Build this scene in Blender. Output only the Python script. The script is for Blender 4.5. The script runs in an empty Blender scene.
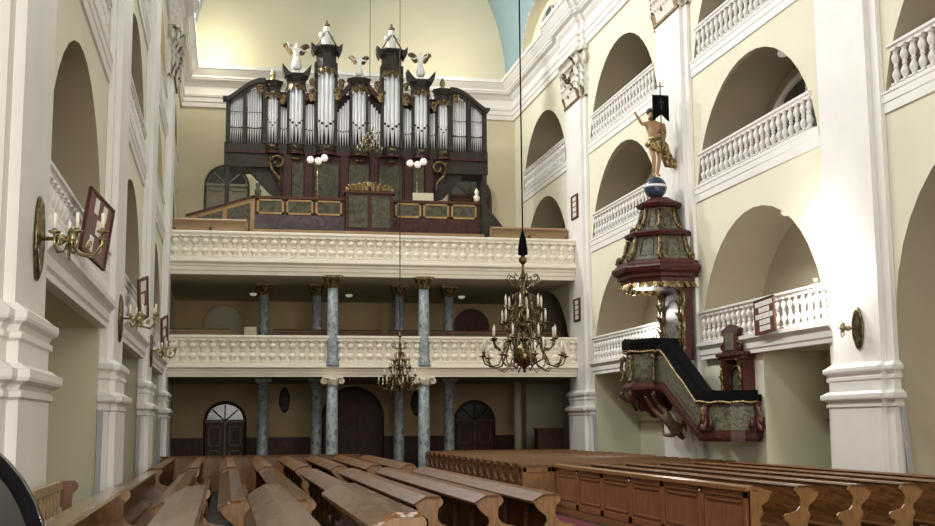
import bpy, bmesh, math, random
from math import sin, cos, pi, sqrt, radians
from mathutils import Vector, Matrix
random.seed(7)
C = bpy.context.scene.collection
scn = bpy.context.scene

# ------------------------------------------------------------------ materials
def lin(c):
    return tuple(((v/255)/12.92 if v/255 <= .04045 else ((v/255+.055)/1.055)**2.4) for v in c)
MATS = {}
def mat(name, col, rough=.6, metal=0.0, var=.08, scale=3.0, bump=0.0, col2=None, kind='noise', spec=.5, coat=0.0, emit=None, es=0.0, stretch=(1, 1, 1), bscale=None):
    m = bpy.data.materials.new(name); m.use_nodes = True
    nt = m.node_tree; b = nt.nodes['Principled BSDF']
    L = lin(col)
    c2 = lin(col2) if col2 else tuple(max(0, v*(1-var*2)) for v in L)
    tc = nt.nodes.new('ShaderNodeTexCoord'); mp = nt.nodes.new('ShaderNodeMapping')
    mp.inputs['Scale'].default_value = stretch
    nt.links.new(tc.outputs['Object'], mp.inputs['Vector'])
    if kind == 'marble':
        t = nt.nodes.new('ShaderNodeTexNoise'); t.inputs['Scale'].default_value = scale; t.inputs['Detail'].default_value = 6
        t.inputs['Distortion'].default_value = 2.5
        fac = t.outputs['Fac']
    elif kind == 'wood':
        t = nt.nodes.new('ShaderNodeTexNoise'); t.inputs['Scale'].default_value = scale; t.inputs['Detail'].default_value = 5
        t.inputs['Distortion'].default_value = .6
        fac = t.outputs['Fac']
    else:
        t = nt.nodes.new('ShaderNodeTexNoise'); t.inputs['Scale'].default_value = scale; t.inputs['Detail'].default_value = 3
        fac = t.outputs['Fac']
    nt.links.new(mp.outputs['Vector'], t.inputs['Vector'])
    r = nt.nodes.new('ShaderNodeValToRGB')
    r.color_ramp.elements[0].position = .35; r.color_ramp.elements[1].position = .65
    r.color_ramp.elements[0].color = (*c2, 1); r.color_ramp.elements[1].color = (*L, 1)
    nt.links.new(fac, r.inputs['Fac']); nt.links.new(r.outputs['Color'], b.inputs['Base Color'])
    b.inputs['Roughness'].default_value = rough; b.inputs['Metallic'].default_value = metal
    b.inputs['Specular IOR Level'].default_value = spec
    if coat: b.inputs['Coat Weight'].default_value = coat; b.inputs['Coat Roughness'].default_value = .12
    if bump:
        n2 = nt.nodes.new('ShaderNodeTexNoise'); n2.inputs['Scale'].default_value = bscale or scale*3
        nt.links.new(mp.outputs['Vector'], n2.inputs['Vector'])
        bp = nt.nodes.new('ShaderNodeBump'); bp.inputs['Strength'].default_value = bump; bp.inputs['Distance'].default_value = .02
        nt.links.new(n2.outputs['Fac'], bp.inputs['Height']); nt.links.new(bp.outputs['Normal'], b.inputs['Normal'])
    if emit:
        b.inputs['Emission Color'].default_value = (*lin(emit), 1); b.inputs['Emission Strength'].default_value = es
    MATS[name] = m
    return m
mat('white', (232, 228, 224), .55, var=.03, scale=1.2)
mat('gallery_white', (238, 231, 214), .6, var=.03, scale=1.5)
mat('cream', (228, 223, 200), .85, var=.03, scale=.5)
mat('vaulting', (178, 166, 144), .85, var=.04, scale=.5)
mat('back_cream', (218, 206, 178), .85, var=.04, scale=.5)
mat('tympanum', (232, 222, 192), .85, var=.03, scale=.4)
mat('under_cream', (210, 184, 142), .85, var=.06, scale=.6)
mat('soffit', (204, 194, 168), .85, var=.05, scale=.6)
mat('pale_green', (206, 202, 176), .8, var=.04, scale=.5)
mat('blue', (148, 172, 180), .85, var=.03, scale=.6)
mat('floor', (44, 36, 32), .85, var=.2, scale=2, spec=.2)
mat('carpet', (112, 28, 44), .95, var=.2, scale=30)
mat('pew', (122, 80, 42), .42, var=.3, scale=3, kind='wood', stretch=(6, 1, 6), spec=.2)
mat('pew_gloss', (146, 98, 52), .16, var=.3, scale=3, kind='wood', stretch=(6, 1, 6), coat=.4, bump=1.0, bscale=1.4)
mat('pew_trans', (120, 86, 54), .4, var=.25, scale=3, kind='wood', stretch=(1, 6, 6), spec=.25)
mat('pew_end', (152, 108, 62), .34, var=.2, scale=4, kind='wood', stretch=(5, 5, 1), coat=.15)
mat('pew_dark_end', (112, 72, 44), .35, var=.2, scale=4, kind='wood', stretch=(5, 5, 1), coat=.2)
mat('panel_wood', (144, 96, 58), .38, var=.18, scale=3, kind='wood', stretch=(5, 5, 1), coat=.1)
mat('dark_wood', (88, 52, 36), .5, var=.2, scale=3, kind='wood', stretch=(4, 4, 1), spec=.3)
mat('door_wood', (84, 42, 32), .45, var=.2, scale=3, kind='wood', stretch=(4, 4, 1), spec=.25)
mat('light_wood', (158, 130, 92), .5, var=.12, scale=3, kind='wood', stretch=(1, 5, 5))
mat('case_dark', (58, 50, 42), .45, var=.25, scale=2.5, kind='marble', spec=.3)
mat('case_red', (78, 40, 34), .4, var=.3, scale=3, kind='marble', col2=(44, 26, 24), spec=.3)
mat('case_green', (88, 86, 66), .45, var=.3, scale=2.5, kind='marble', col2=(58, 50, 42), spec=.3)
mat('loft_violet', (86, 76, 82), .5, var=.3, scale=2.5, kind='marble', col2=(60, 48, 50), spec=.3)
mat('ochre', (164, 132, 82), .5, var=.15, scale=3)
mat('marble', (172, 180, 182), .35, scale=4, kind='marble', col2=(88, 104, 112))
mat('gold', (188, 164, 112), .4, metal=.65, var=.42, scale=18)
mat('old_gold', (146, 122, 82), .45, metal=.6, var=.48, scale=16)
mat('brass', (140, 124, 88), .32, metal=.9, var=.4, scale=16)
mat('brass_bright', (188, 174, 130), .28, metal=.9, var=.25, scale=12)
mat('tin', (230, 228, 230), .4, metal=.1, var=.04, scale=5)
mat('candle', (246, 240, 226), .5, var=.02)
mat('black', (12, 10, 14), .9, var=.2, scale=8, spec=.1)
mat('black_gloss', (22, 22, 24), .16, var=.2, scale=3, coat=.5)
mat('wire', (52, 48, 44), .6, var=.1)
mat('statue_white', (226, 222, 216), .5, var=.05, scale=8)
mat('skin', (176, 138, 104), .5, var=.12, scale=6)
mat('hair', (76, 50, 34), .6, var=.2, scale=20)
mat('capital_grey', (232, 226, 216), .6, var=.12, scale=10, bump=.5, bscale=14)
mat('globe_blue', (56, 70, 90), .3, var=.3, scale=6)
mat('pulpit_red', (88, 38, 32), .42, scale=5, kind='marble', col2=(42, 20, 20), spec=.4)
mat('pulpit_green', (118, 112, 90), .5, scale=6, kind='marble', col2=(58, 60, 54), spec=.3)
mat('glass_dark', (70, 74, 66), .15, var=.1, scale=1)
mat('board_brown', (104, 58, 44), .5, var=.12, scale=5)
mat('card', (226, 220, 214), .6, var=.03)
mat('grey_board', (168, 166, 172), .5, var=.05)
mat('lamp_glow', (255, 248, 230), .5, emit=(255, 244, 220), es=14)
mat('globe_glass', (244, 240, 232), .2, var=.02, emit=(255, 248, 235), es=.25)
mat('door_light', (96, 58, 48), .4, var=.2, scale=3)
mat('carved_wood', (120, 86, 62), .45, var=.25, scale=8)
mat('door_pale', (148, 138, 118), .5, var=.12, scale=3)
mat('gilt_white', (232, 224, 200), .45, metal=.1, var=.12, scale=12)

# ------------------------------------------------------------------ helpers
def V(*a): return Vector(a)
def box(bm, x0, x1, y0, y1, z0, z1, M=None):
    vs = [bm.verts.new((x, y, z)) for z in (z0, z1) for y in (y0, y1) for x in (x0, x1)]
    for f in ((0, 2, 3, 1), (4, 5, 7, 6), (0, 1, 5, 4), (2, 6, 7, 3), (0, 4, 6, 2), (1, 3, 7, 5)):
        bm.faces.new([vs[i] for i in f])
    if M is not None:
        for v in vs: v.co = M @ v.co
    return vs
def prism(bm, poly, a, b, plane='xz', M=None):
    """closed 2d polygon extruded between a and b along the third axis"""
    def P(p, t):
        if plane == 'xz': return (p[0], t, p[1])
        if plane == 'yz': return (t, p[0], p[1])
        return (p[0], p[1], t)
    A = [bm.verts.new(P(p, a)) for p in poly]; B = [bm.verts.new(P(p, b)) for p in poly]
    n = len(poly)
    bm.faces.new(A); bm.faces.new(B[::-1])
    for i in range(n):
        bm.faces.new((A[i], B[i], B[(i+1) % n], A[(i+1) % n]))
    if M is not None:
        for v in A+B: v.co = M @ v.co
def lathe(bm, prof, c=(0, 0, 0), seg=12, M=None, a0=0, a1=2*pi, sx=1, sy=1, smooth=True, poly=False, rot=0):
    full = abs(a1-a0-2*pi) < 1e-6
    n = seg if full else seg+1
    rings = []
    for r, z in prof:
        ring = []
        for i in range(n):
            a = rot + a0 + (a1-a0)*i/seg
            ring.append(bm.verts.new((c[0]+max(r, 1e-4)*cos(a)*sx, c[1]+max(r, 1e-4)*sin(a)*sy, c[2]+z)))
        rings.append(ring)
    for k in range(len(rings)-1):
        for i in range(n if full else n-1):
            j = (i+1) % n
            f = bm.faces.new((rings[k][i], rings[k][j], rings[k+1][j], rings[k+1][i])); f.smooth = smooth
    if prof[0][0] > .002: bm.faces.new(rings[0][::-1])
    if prof[-1][0] > .002: bm.faces.new(rings[-1])
    if M is not None:
        for r in rings:
            for v in r: v.co = M @ v.co
def tube(bm, pts, r, seg=6, rr=None, cap=True):
    pts = [Vector(p) for p in pts]
    rings = []; n = len(pts)
    up = Vector((0, 0, 1)); prevx = None
    for i, p in enumerate(pts):
        t = (pts[min(i+1, n-1)]-pts[max(i-1, 0)])
        if t.length < 1e-9: t = Vector((0, 0, 1))
        t.normalize()
        if prevx is None:
            x = t.cross(up)
            if x.length < .1: x = t.cross(Vector((0, 1, 0)))
        else:
            x = prevx-t*prevx.dot(t)
            if x.length < 1e-3: x = t.cross(Vector((0, 1, 0)))
        x.normalize(); prevx = x; y = t.cross(x)
        R = (rr[i] if rr else r)
        rings.append([bm.verts.new(p+x*R*cos(2*pi*k/seg)+y*R*sin(2*pi*k/seg)) for k in range(seg)])
    for a in range(n-1):
        for k in range(seg):
            f = bm.faces.new((rings[a][k], rings[a][(k+1) % seg], rings[a+1][(k+1) % seg], rings[a+1][k])); f.smooth = True
    if cap:
        bm.faces.new(rings[0][::-1]); bm.faces.new(rings[-1])
def ball(bm, c, r, sx=1, sy=1, sz=1, seg=10):
    prof = [(r*sin(pi*i/(seg)), -r*cos(pi*i/seg)*sz) for i in range(seg+1)]
    lathe(bm, prof, c, seg=max(8, seg), sx=sx, sy=sy)
def mitre(bm, sx, pr, off, hw, base, back=.005, y=0.0):
    """moulding wrapped round three sides of a block: base is the block face distance, pr the (projection, z) profile"""
    rows = []
    for p, z in pr:
        xf = sx*(base+off-p); xb = -sx*back if base < 0 else sx*(WD-back)
        rows.append([bm.verts.new(q) for q in ((xb, y-hw-p, z), (xf, y-hw-p, z), (xf, y+hw+p, z), (xb, y+hw+p, z))])
    for a, b in zip(rows[:-1], rows[1:]):
        for k in range(4): bm.faces.new((a[k], a[(k+1) % 4], b[(k+1) % 4], b[k]))
    bm.faces.new(rows[0][::-1]); bm.faces.new(rows[-1])
def spiral(cx, cz, r0, r1, a0, turns, n=18, y=0.0, flip=1):
    return [(cx+flip*(r0+(r1-r0)*i/n)*cos(a0+turns*2*pi*i/n), y, cz+(r0+(r1-r0)*i/n)*sin(a0+turns*2*pi*i/n)) for i in range(n+1)]
def ob(name, bm, m, parent=None, loc=None, smooth_angle=None):
    bmesh.ops.recalc_face_normals(bm, faces=bm.faces)
    if name in SPLIT and parent is not None:
        seen = set(); isl = []
        for v in bm.verts:
            if v in seen: continue
            st = [v]; seen.add(v); comp = []
            while st:
                q = st.pop(); comp.append(q)
                for e in q.link_edges:
                    w_ = e.other_vert(q)
                    if w_ not in seen: seen.add(w_); st.append(w_)
            isl.append(comp)
        if 1 < len(isl) <= 60:
            for comp in isl:
                b2 = bmesh.new(); mp = {v: b2.verts.new(v.co) for v in comp}
                fs = {f for v in comp for f in v.link_faces}
                for f in fs:
                    nf = b2.faces.new([mp[v] for v in f.verts]); nf.smooth = f.smooth; nf.material_index = f.material_index
                me = bpy.data.meshes.new(name); b2.to_mesh(me); b2.free(); me.materials.append(MATS[m if isinstance(m, str) else m[0]])
                o = bpy.data.objects.new(name, me); C.objects.link(o); o.parent = parent
            bm.free(); return o
    me = bpy.data.meshes.new(name); bm.to_mesh(me); bm.free()
    ms = m if isinstance(m, (list, tuple)) else [m]
    for k in ms: me.materials.append(MATS[k])
    o = bpy.data.objects.new(name, me); C.objects.link(o)
    if loc: o.location = loc
    if parent: o.parent = parent
    return o
SPLIT = {'parapet_wall', 'top_rail', 'gilt_border', 'gilt_scroll', 'gilt_volute', 'gilt_boss', 'cap_horn', 'curved_entablature', 'underside_scroll', 'panel_frame', 'wing_support', 'valance', 'gilt_ornament', 'ramp_panel', 'scroll_ring', 'door_surround', 'wings', 'glazing_bar', 'stair_moulding', 'basket_moulding'}
def tag(o, label=None, cat=None, group=None, kind=None):
    if label: o['label'] = label
    if cat: o['category'] = cat
    if group: o['group'] = group
    if kind: o['kind'] = kind
    return o
def thing(name, label, cat, loc=(0, 0, 0), group=None, rz=0):
    o = bpy.data.objects.new(name, None); C.objects.link(o); o.location = loc; o.rotation_euler = (0, 0, rz)
    o.empty_display_size = .2
    return tag(o, label, cat, group)
def struct(name, bm, m):
    return tag(ob(name, bm, m), kind='structure')
def B(): return bmesh.new()
def copy_tree(o, parent=None):
    c = o.copy(); C.objects.link(c)
    if parent: c.parent = parent
    for ch in list(o.children): copy_tree(ch, c)
    return c
ORD = ['first', 'second', 'third', 'fourth', 'fifth', 'sixth', 'seventh', 'eighth', 'ninth', 'tenth', 'eleventh', 'twelfth', 'thirteenth', 'fourteenth', 'fifteenth', 'sixteenth', 'seventeenth', 'eighteenth', 'nineteenth', 'twentieth']

# ------------------------------------------------------------------ dimensions (metres, X across, Y along nave, Z up)
AX = 5.1            # nave axis
WD = 7.15           # wall plane from the axis
PD = 6.95           # pilaster outer face from the axis
DO = 8.72           # outer wall of the aisle bays from the axis
PIERS = [2.8, 12.05, 21.15, 30.5, 39.85]
BAYS = [7.4, 16.65, 25.87, 35.18, 44.6]
YB = 49.3
RA = 3.35
PS = {-1: [2.8, 12.0, 21.6, 30.6, 39.85], 1: PIERS}
BS = {-1: [7.4, 16.95, 26.15, 35.25, 44.6], 1: BAYS}
SP = [3.7, 7.5, 10.95]       # springing heights of the three tiers
FL = [3.85, 7.88, 11.33]      # opening floor heights
CT = 16.76
def sX(sx, d): return AX+sx*d

# ------------------------------------------------------------------ side walls
def arch_pts(yc, zf, spz, r, n=20):
    a = math.asin(max(0, min(1, (zf-spz)/r))) if zf > spz else 0
    pts = []
    if zf < spz: pts.append((yc-r, zf))
    for i in range(n+1):
        t = pi-a-(pi-2*a)*i/n
        pts.append((yc+r*cos(t), spz+r*sin(t)))
    if zf < spz: pts.append((yc+r, zf))
    return pts
def opening(bm, X, Xo, y0, y1, zlo, zhi, pts, zf):
    """wall panel y0..y1, zlo..zhi at X with opening pts, reveal back to Xo"""
    def f(*q):
        bm.faces.new([bm.verts.new(p) for p in q])
    ya, yb = pts[0][0], pts[-1][0]
    ztop_l = pts[0][1]
    f((X, y0, zlo), (X, ya if zf > zlo else ya, zlo), (X, ya, zhi), (X, y0, zhi)) if ya > y0+1e-4 else None
    f((X, yb, zlo), (X, y1, zlo), (X, y1, zhi), (X, yb, zhi)) if y1 > yb+1e-4 else None
    if zf > zlo+1e-4: f((X, ya, zlo), (X, yb, zlo), (X, yb, zf), (X, ya, zf))
    for (a, b) in zip(pts[:-1], pts[1:]):
        if abs(b[0]-a[0]) > 1e-5: f((X, a[0], a[1]), (X, b[0], b[1]), (X, b[0], zhi), (X, a[0], zhi))
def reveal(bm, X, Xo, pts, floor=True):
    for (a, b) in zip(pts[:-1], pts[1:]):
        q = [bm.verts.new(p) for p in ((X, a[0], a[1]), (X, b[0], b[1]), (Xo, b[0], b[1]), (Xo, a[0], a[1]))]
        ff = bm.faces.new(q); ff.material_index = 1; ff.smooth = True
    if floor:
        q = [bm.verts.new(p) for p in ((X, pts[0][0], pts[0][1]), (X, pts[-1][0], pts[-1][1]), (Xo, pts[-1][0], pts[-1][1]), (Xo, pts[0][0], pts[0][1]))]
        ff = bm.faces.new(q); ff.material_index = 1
for sx, wn in ((-1, 'wall_left'), (1, 'wall_right')):
    bm = B(); bo = B(); X = sX(sx, WD); Xo = sX(sx, DO)
    edges = PS[sx] + [YB]
    def quad(*q, mi=0):
        tgt = bm if all(abs(p[0]-X) < 1e-6 for p in q) else bo
        ff = tgt.faces.new([tgt.verts.new(p) for p in q]); ff.material_index = mi
    quad((X, -6, 0), (X, 2.8, 0), (X, 2.8, 19.5), (X, -6, 19.5))
    for i, yc in enumerate(BS[sx]):
        y0, y1 = edges[i], edges[i+1]
        tall = (sx == 1 and i == 1)
        z_end = [7.5, 11.0, CT+.3]
        z_st = [3.6, 7.5, 11.0]
        for t in range(3):
            zf = 0.0 if (tall and t == 0) else FL[t]
            zl = 0.0 if (tall and t == 0) else z_st[t]
            pts = arch_pts(yc, zf, SP[t]+(.2 if sx < 0 and t == 0 else 0), RA)
            opening(bm, X, Xo, y0, y1, zl, z_end[t], pts, zf)
            reveal(bo, X, Xo, pts)
        if not tall:
            ya, yb = yc-RA, yc+RA
            if sx == 1 and i == 2: yb = 25.65       # solid wall behind the pulpit stair door
            zt = 3.6
            quad((X, y0, 0), (X, ya, 0), (X, ya, zt), (X, y0, zt)); quad((X, yb, 0), (X, y1, 0), (X, y1, zt), (X, yb, zt))
            for q in (((X, ya, 0), (Xo, ya, 0), (Xo, ya, zt), (X, ya, zt)), ((X, yb, 0), (Xo, yb, 0), (Xo, yb, zt), (X, yb, zt)), ((X, ya, zt), (Xo, ya, zt), (Xo, yb, zt), (X, yb, zt))):
                quad(*q, mi=2)
    # aisle outer wall
    quad((Xo, 3.0, 0), (Xo, YB, 0), (Xo, YB, 3.6), (Xo, 3.0, 3.6), mi=2)
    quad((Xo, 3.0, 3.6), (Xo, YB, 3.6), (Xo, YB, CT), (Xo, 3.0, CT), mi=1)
    # wall return at the top to stop light leaks
    quad((X, -6, CT+.2), (Xo, -6, CT+.2), (Xo, YB, CT+.2), (X, YB, CT+.2), mi=1)
    bmesh.ops.remove_doubles(bm, verts=bm.verts, dist=1e-4)
    struct(wn, bm, 'cream')
    bmesh.ops.remove_doubles(bo, verts=bo.verts, dist=1e-4)
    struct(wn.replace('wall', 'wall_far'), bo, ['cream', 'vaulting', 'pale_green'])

# entablature (cornice) along both side walls and across the end wall
EP = [(a*.84, 15.15+(b-15.15)*.8) for a, b in [(0, 15.15), (.10, 15.15), (.10, 15.38), (.15, 15.42), (.15, 15.62), (.21, 15.68), (.23, 15.78), (.10, 15.82), (.10, 16.22), (.16, 16.28), (.24, 16.36), (.30, 16.46), (.46, 16.5), (.5, 16.52), (.5, 16.58), (.56, 16.6), (.56, 16.74), (.6, 16.74), (.64, 16.80), (.74, 16.92), (.80, 17.0), (.86, 17.02), (.86, 17.2), (0, 17.28)]]
def ent_prof(off): return [(p+off if p > 0 else -.05, z) for p, z in EP]
n_tr = 0
for sx in (-1, 1):
    bm = B()
    pr = [(sX(sx, WD-p), z) for p, z in ent_prof(0)]
    prism(bm, pr, -6, YB+.02, 'xz')
    for yc in PS[sx]:
        for off, hw in ((.1, 1.3), (.2, .97)):
            b2 = B(); mitre(b2, sx, [(p, z) for p, z in EP], 0, hw-.0, WD-off, .0, yc)
            for v in b2.verts: v.co.x += AX
            me_ = bpy.data.meshes.new('x'); b2.to_mesh(me_); b2.free(); bm.from_mesh(me_); bpy.data.meshes.remove(me_)
    n_tr += 1
    struct('trim_%d' % n_tr, bm, 'white')
bm = B()
prism(bm, [(YB-p, z) for p, z in ent_prof(0)], sX(-1, WD), sX(1, WD), 'yz')
struct('trim_3', bm, 'white')

# end wall with door and window niches
def disc_arch(cx, z0, w, h, n=16):
    """door outline: straight jambs, semicircular or flatter head"""
    r = w/2; sp = z0+h-r
    if sp < z0: sp = z0
    k = (z0+h-sp)/r
    return [(cx-r, z0)] + [(cx-r*cos(pi*i/n), sp+k*r*sin(pi*i/n)) for i in range(n+1)] + [(cx+r, z0)]
bm = B()
def wall_rect(x0, x1, z0, z1, mi=0, y=YB):
    f = bm.faces.new([bm.verts.new(p) for p in ((x0, y, z0), (x1, y, z0), (x1, y, z1), (x0, y, z1))]); f.material_index = mi
XL, XR = sX(-1, WD), sX(1, WD)
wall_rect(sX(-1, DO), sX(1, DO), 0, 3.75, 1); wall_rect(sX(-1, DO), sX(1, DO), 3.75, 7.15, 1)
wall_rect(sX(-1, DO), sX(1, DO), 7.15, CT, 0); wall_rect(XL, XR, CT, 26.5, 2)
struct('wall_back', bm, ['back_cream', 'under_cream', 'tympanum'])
# wainscot under the gallery
bm = B()
for a, b in ((XL, -.85), (.9, 4.6), (6.5, 9.45), (11.2, 12.3)):
    box(bm, a, b, YB-.07, YB-.01, 0, 1.42); box(bm, a, b, YB-.1, YB-.01, 1.42, 1.5)
struct('baseboard_back', bm, 'dark_wood')

# floor
bm = B(); box(bm, -5, 15, -6, YB+.3, -.2, 0)
struct('floor', bm, 'floor')
bm = B(); box(bm, 4.75, 7.2, 2, 26.2, 0, .012); box(bm, 4.75, 6.3, 26.2, 42, 0, .012)
tag(ob('aisle_carpet', bm, 'carpet'), 'crimson carpet runner along the aisle between the pew blocks', 'carpet')

# vault with lunettes over each bay
bm = B()
NX, NY = 220, 400
RAx, RBz = 6.78, 8.2
LUN = BAYS[:4] + [43.2]
def zv(x, y):
    u = abs(x-AX)/RAx
    zm = CT+RBz*sqrt(max(0, 1-u*u))
    zl = 0
    for c in LUN + [-1.8]:
        d = abs(y-c)/3.4
        if d < 1: zl = max(zl, CT+1.75*sqrt(1-d*d))
    return (zm, 0) if zm >= zl else (zl, 1)
xs = [AX-RAx*cos(pi*i/NX) for i in range(NX+1)]
xs = [sX(-1, WD)] + xs + [sX(1, WD)]
ys = [-6+(YB+6)*j/NY for j in range(NY+1)]
grid = [[bm.verts.new((x, y, max(CT+.02, zv(x, y)[0]))) for y in ys] for x in xs]
for i in range(len(xs)-1):
    for j in range(NY):
        f = bm.faces.new((grid[i][j], grid[i+1][j], grid[i+1][j+1], grid[i][j+1]))
        mx = (xs[i]+xs[i+1])/2; my = (ys[j]+ys[j+1])/2
        f.material_index = zv(mx, my)[1]; f.smooth = True
struct('ceiling', bm, ['blue', 'cream'])
# lunette walls with windows
nw = 0
for sx in (-1, 1):
    for c in LUN:
        X = sX(sx, WD-.02)
        bm = B()
        prism(bm, [(c-3.42, CT)] + [(c-3.42*cos(pi*i/16), CT+1.8*sin(pi*i/16)) for i in range(17)] + [(c+3.42, CT)], X, X+sx*.2, 'yz')
        nw += 1
        w = struct('window_%d' % nw, bm, 'cream')
        bm = B()
        prism(bm, [(c-1.5*cos(pi*i/14), CT+.35+1.1*sin(pi*i/14)) for i in range(15)], X-sx*.03, X+sx*.01, 'yz')
        ob('pane', bm, 'glass_dark', w)
        bm = B()
        for k in (-.5, .5): box(bm, X-sx*.08, X-sx*.03, c+k-.04, c+k+.04, CT+.35, CT+1.38)
        ar = [(X-sx*.05, c-1.5*cos(pi*i/14), CT+.35+1.1*sin(pi*i/14)) for i in range(15)]
        tube(bm, ar+[ar[0]], .07, 6)
        ob('window_frame', bm, 'white', w)
# chancel end wall behind the camera
bm = B(); box(bm, XL, XR, -6.2, -6, 0, 27)
struct('wall_front', bm, 'cream')

# large dark windows of the aisle galleries
for sx in (-1, 1):
    for i, c in enumerate(BS[sx]):
        for t in (1, 2):
            if i == 0: continue
            Xo = sX(sx, DO); nw += 1
            bm = B(); R = 2.95
            pts = arch_pts(c, FL[t]+.9, SP[t], R)
            prism(bm, pts, Xo-sx*.02, Xo+sx*.03, 'yz')
            w = tag(ob('window_%d' % nw, bm, 'glass_dark'), kind='structure')
            bm = B()
            tube(bm, [(Xo-sx*.04, a, b) for a, b in pts]+[(Xo-sx*.04, pts[0][0], pts[0][1])], .1, 6)
            for k in (-1.5, -.1, 1.3):
                zt = SP[t]+sqrt(R*R-k*k)
                box(bm, Xo-sx*.1, Xo-sx*.02, c+k-.055, c+k+.055, FL[t]+.9, zt)
            ob('window_frame', bm, 'white', w)

# ------------------------------------------------------------------ pilasters
def leaf(bm, base, out, up, w, h, curl):
    side = Vector(out).cross(Vector(up)).normalized(); out = Vector(out).normalized(); up = Vector(up)
    pr = [(0, 0, 1), (.03, .4*h, 1.1), (.05+curl*.3, .75*h, .9), (.05+curl, h, .6), (.05+curl*1.3, h*.86, .3)]
    rows = []
    for d, z, k in pr:
        p = Vector(base)+out*d+up*z
        rows.append([bm.verts.new(p-side*w/2*k), bm.verts.new(p+out*.035*k), bm.verts.new(p+side*w/2*k)])
    for a, b in zip(rows[:-1], rows[1:]):
        for k in range(2):
            bm.faces.new((a[k], a[k+1], b[k+1], b[k]))
def pier(sx, yc, label):
    x = lambda d: sX(sx, d)
    t = thing('pilaster', label, 'pilaster', (x(WD), yc, 0), 'giant white pilasters of the nave')
    bm = B()
    def bx(d0, d1, hw, z0, z1): box(bm, sx*(d0-WD), sx*(d1-WD), -hw, hw, z0, z1)
    # shaft: two layers
    bx(PD+.1, WD-.005, 1.18, 2.95, 15.15); bx(PD, WD-.05, .9, 2.95, 15.15)
    ob('shaft', bm, 'white', t)
    bm = B()
    def ringpro(pr):
        for off, hw in ((0, .9), (.1, 1.18)):
            mitre(bm, sx, pr, off, hw, PD-WD)
    def pr_max(pr): return max(p for p, z in pr)
    for z0, z1, p in ((0, 2.35, .07), (0, .32, .13), (2.5, 2.84, .05)):
        for off, hw in ((0, .9), (.1, 1.18)):
            bx(PD+off-p, WD-.005, hw+p*.5, z0, z1)
    for pr in ([(.07, 2.24), (.1, 2.26), (.1, 2.31), (.07, 2.33), (.1, 2.37), (.17, 2.4), (.18, 2.43), (.18, 2.5), (.14, 2.51), (.08, 2.56)], [(.05, 2.76), (.08, 2.78), (.08, 2.83), (.05, 2.85), (.07, 2.9), (.12, 2.93), (.13, 2.96), (.13, 3.02), (.1, 3.03), (.02, 3.1)]):
        ringpro(pr)
    ob('pedestal', bm, 'white', t)
    # composite capital with leaves, volutes and garland
    bm = B(); bg = B()
    for off, hw in ((0, .92), (.1, 1.27)):
        bx(PD+off-.03, WD-.01, hw, 13.35, 15.0)
    bx(PD-.2, WD-.01, 1.12, 15.0, 15.17); bx(PD-.05, WD-.01, 1.42, 15.0, 15.17)
    rnd = random.Random(3)
    for layer, (off, y0, y1) in enumerate(((0, -.9, .9), (.1, -1.25, -.98), (.1, .98, 1.18))):
        n = 8 if layer == 0 else 1
        for row, (z, h, cu) in enumerate(((13.38, .36, .07), (13.62, .38, .1), (13.88, .4, .13), (14.16, .42, .16), (14.46, .46, .2))):
            for k in range(n + (row % 2 if layer == 0 else 0)):
                m_ = n + (row % 2 if layer == 0 else 0)
                yy = y0+(y1-y0)*(k+.5)/m_
                leaf(bm if (k*3+row) % 7 else bg, (sx*(PD+off-WD-.03), yy, z), (-sx, 0, 0), (0, 0, 1), .26, h, cu)
    for s in (-1, 1):      # leaves on the side faces and corner volutes
        for z, h in ((13.4, .55), (13.9, .6)):
            leaf(bm, (sx*(PD+.07-WD), s*.92, z), (0, s, 0), (0, 0, 1), .2, h, .1)
            leaf(bm, (sx*(PD+.22-WD), s*1.27, z), (0, s, 0), (0, 0, 1), .2, h, .1)
        for (d, y) in ((PD-.12, s*.95), (PD+.05, s*1.3)):
            tube(bm, [(sx*(d-WD), y+q[0]*s, 14.72+q[2]) for q in spiral(0, 0, .2, .03, -pi/2, 1.5, 16)], .045, 6)
    # gilded relief ornament on the front
    for k in range(6):
        yy = rnd.uniform(-.45, .45); zz = 14.0+rnd.uniform(-.45, .75)
        ball(bg, (sx*(PD-WD-.1), yy, zz), .07, seg=6)
    tube(bg, [(sx*(PD-WD-.16), -.6+.12*i, 14.5-.35*sin(pi*i/10)) for i in range(11)], .06, 6)
    # stepped lower gilt border
    for y0, y1 in ((-.94, .94),):
        box(bg, sx*(PD-.06-WD), sx*(PD-WD), y0, y1, 13.32, 13.39)
    for s in (-1, 1):
        box(bg, sx*(PD+.09-WD), sx*(PD+.15-WD), min(s*.95, s*1.28), max(s*.95, s*1.28), 13.32, 13.39)
    cp = ob('capital', bm, 'capital_grey', t)
    ob('gilt_relief', bg, 'old_gold', cp)
    return t
PN = ['nearest the altar steps', 'second from the altar', 'third from the altar', 'fourth from the altar', 'beside the galleries']
RN = ['white pilaster of the pulpit-side wall nearest the altar', 'white pilaster of the pulpit-side wall standing outside the frame edge', 'broad white pilaster carrying a brass oval sconce with no candles', 'white pilaster behind the pulpit canopy and banner statue', 'white pilaster carrying two brown hymn boards beside the organ galleries']
LN = ['white pilaster of the window-side wall nearest the altar', 'large close white pilaster with a five-candle brass oval sconce', 'white pilaster of the window-side wall with the second candle sconce', 'white pilaster of the window-side wall with the farthest candle sconce', 'slim far white pilaster where the window-side wall meets the galleries']
for sx, N in ((-1, LN), (1, RN)):
    for yc, l in zip(PS[sx], N):
        pier(sx, yc, l)
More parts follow.
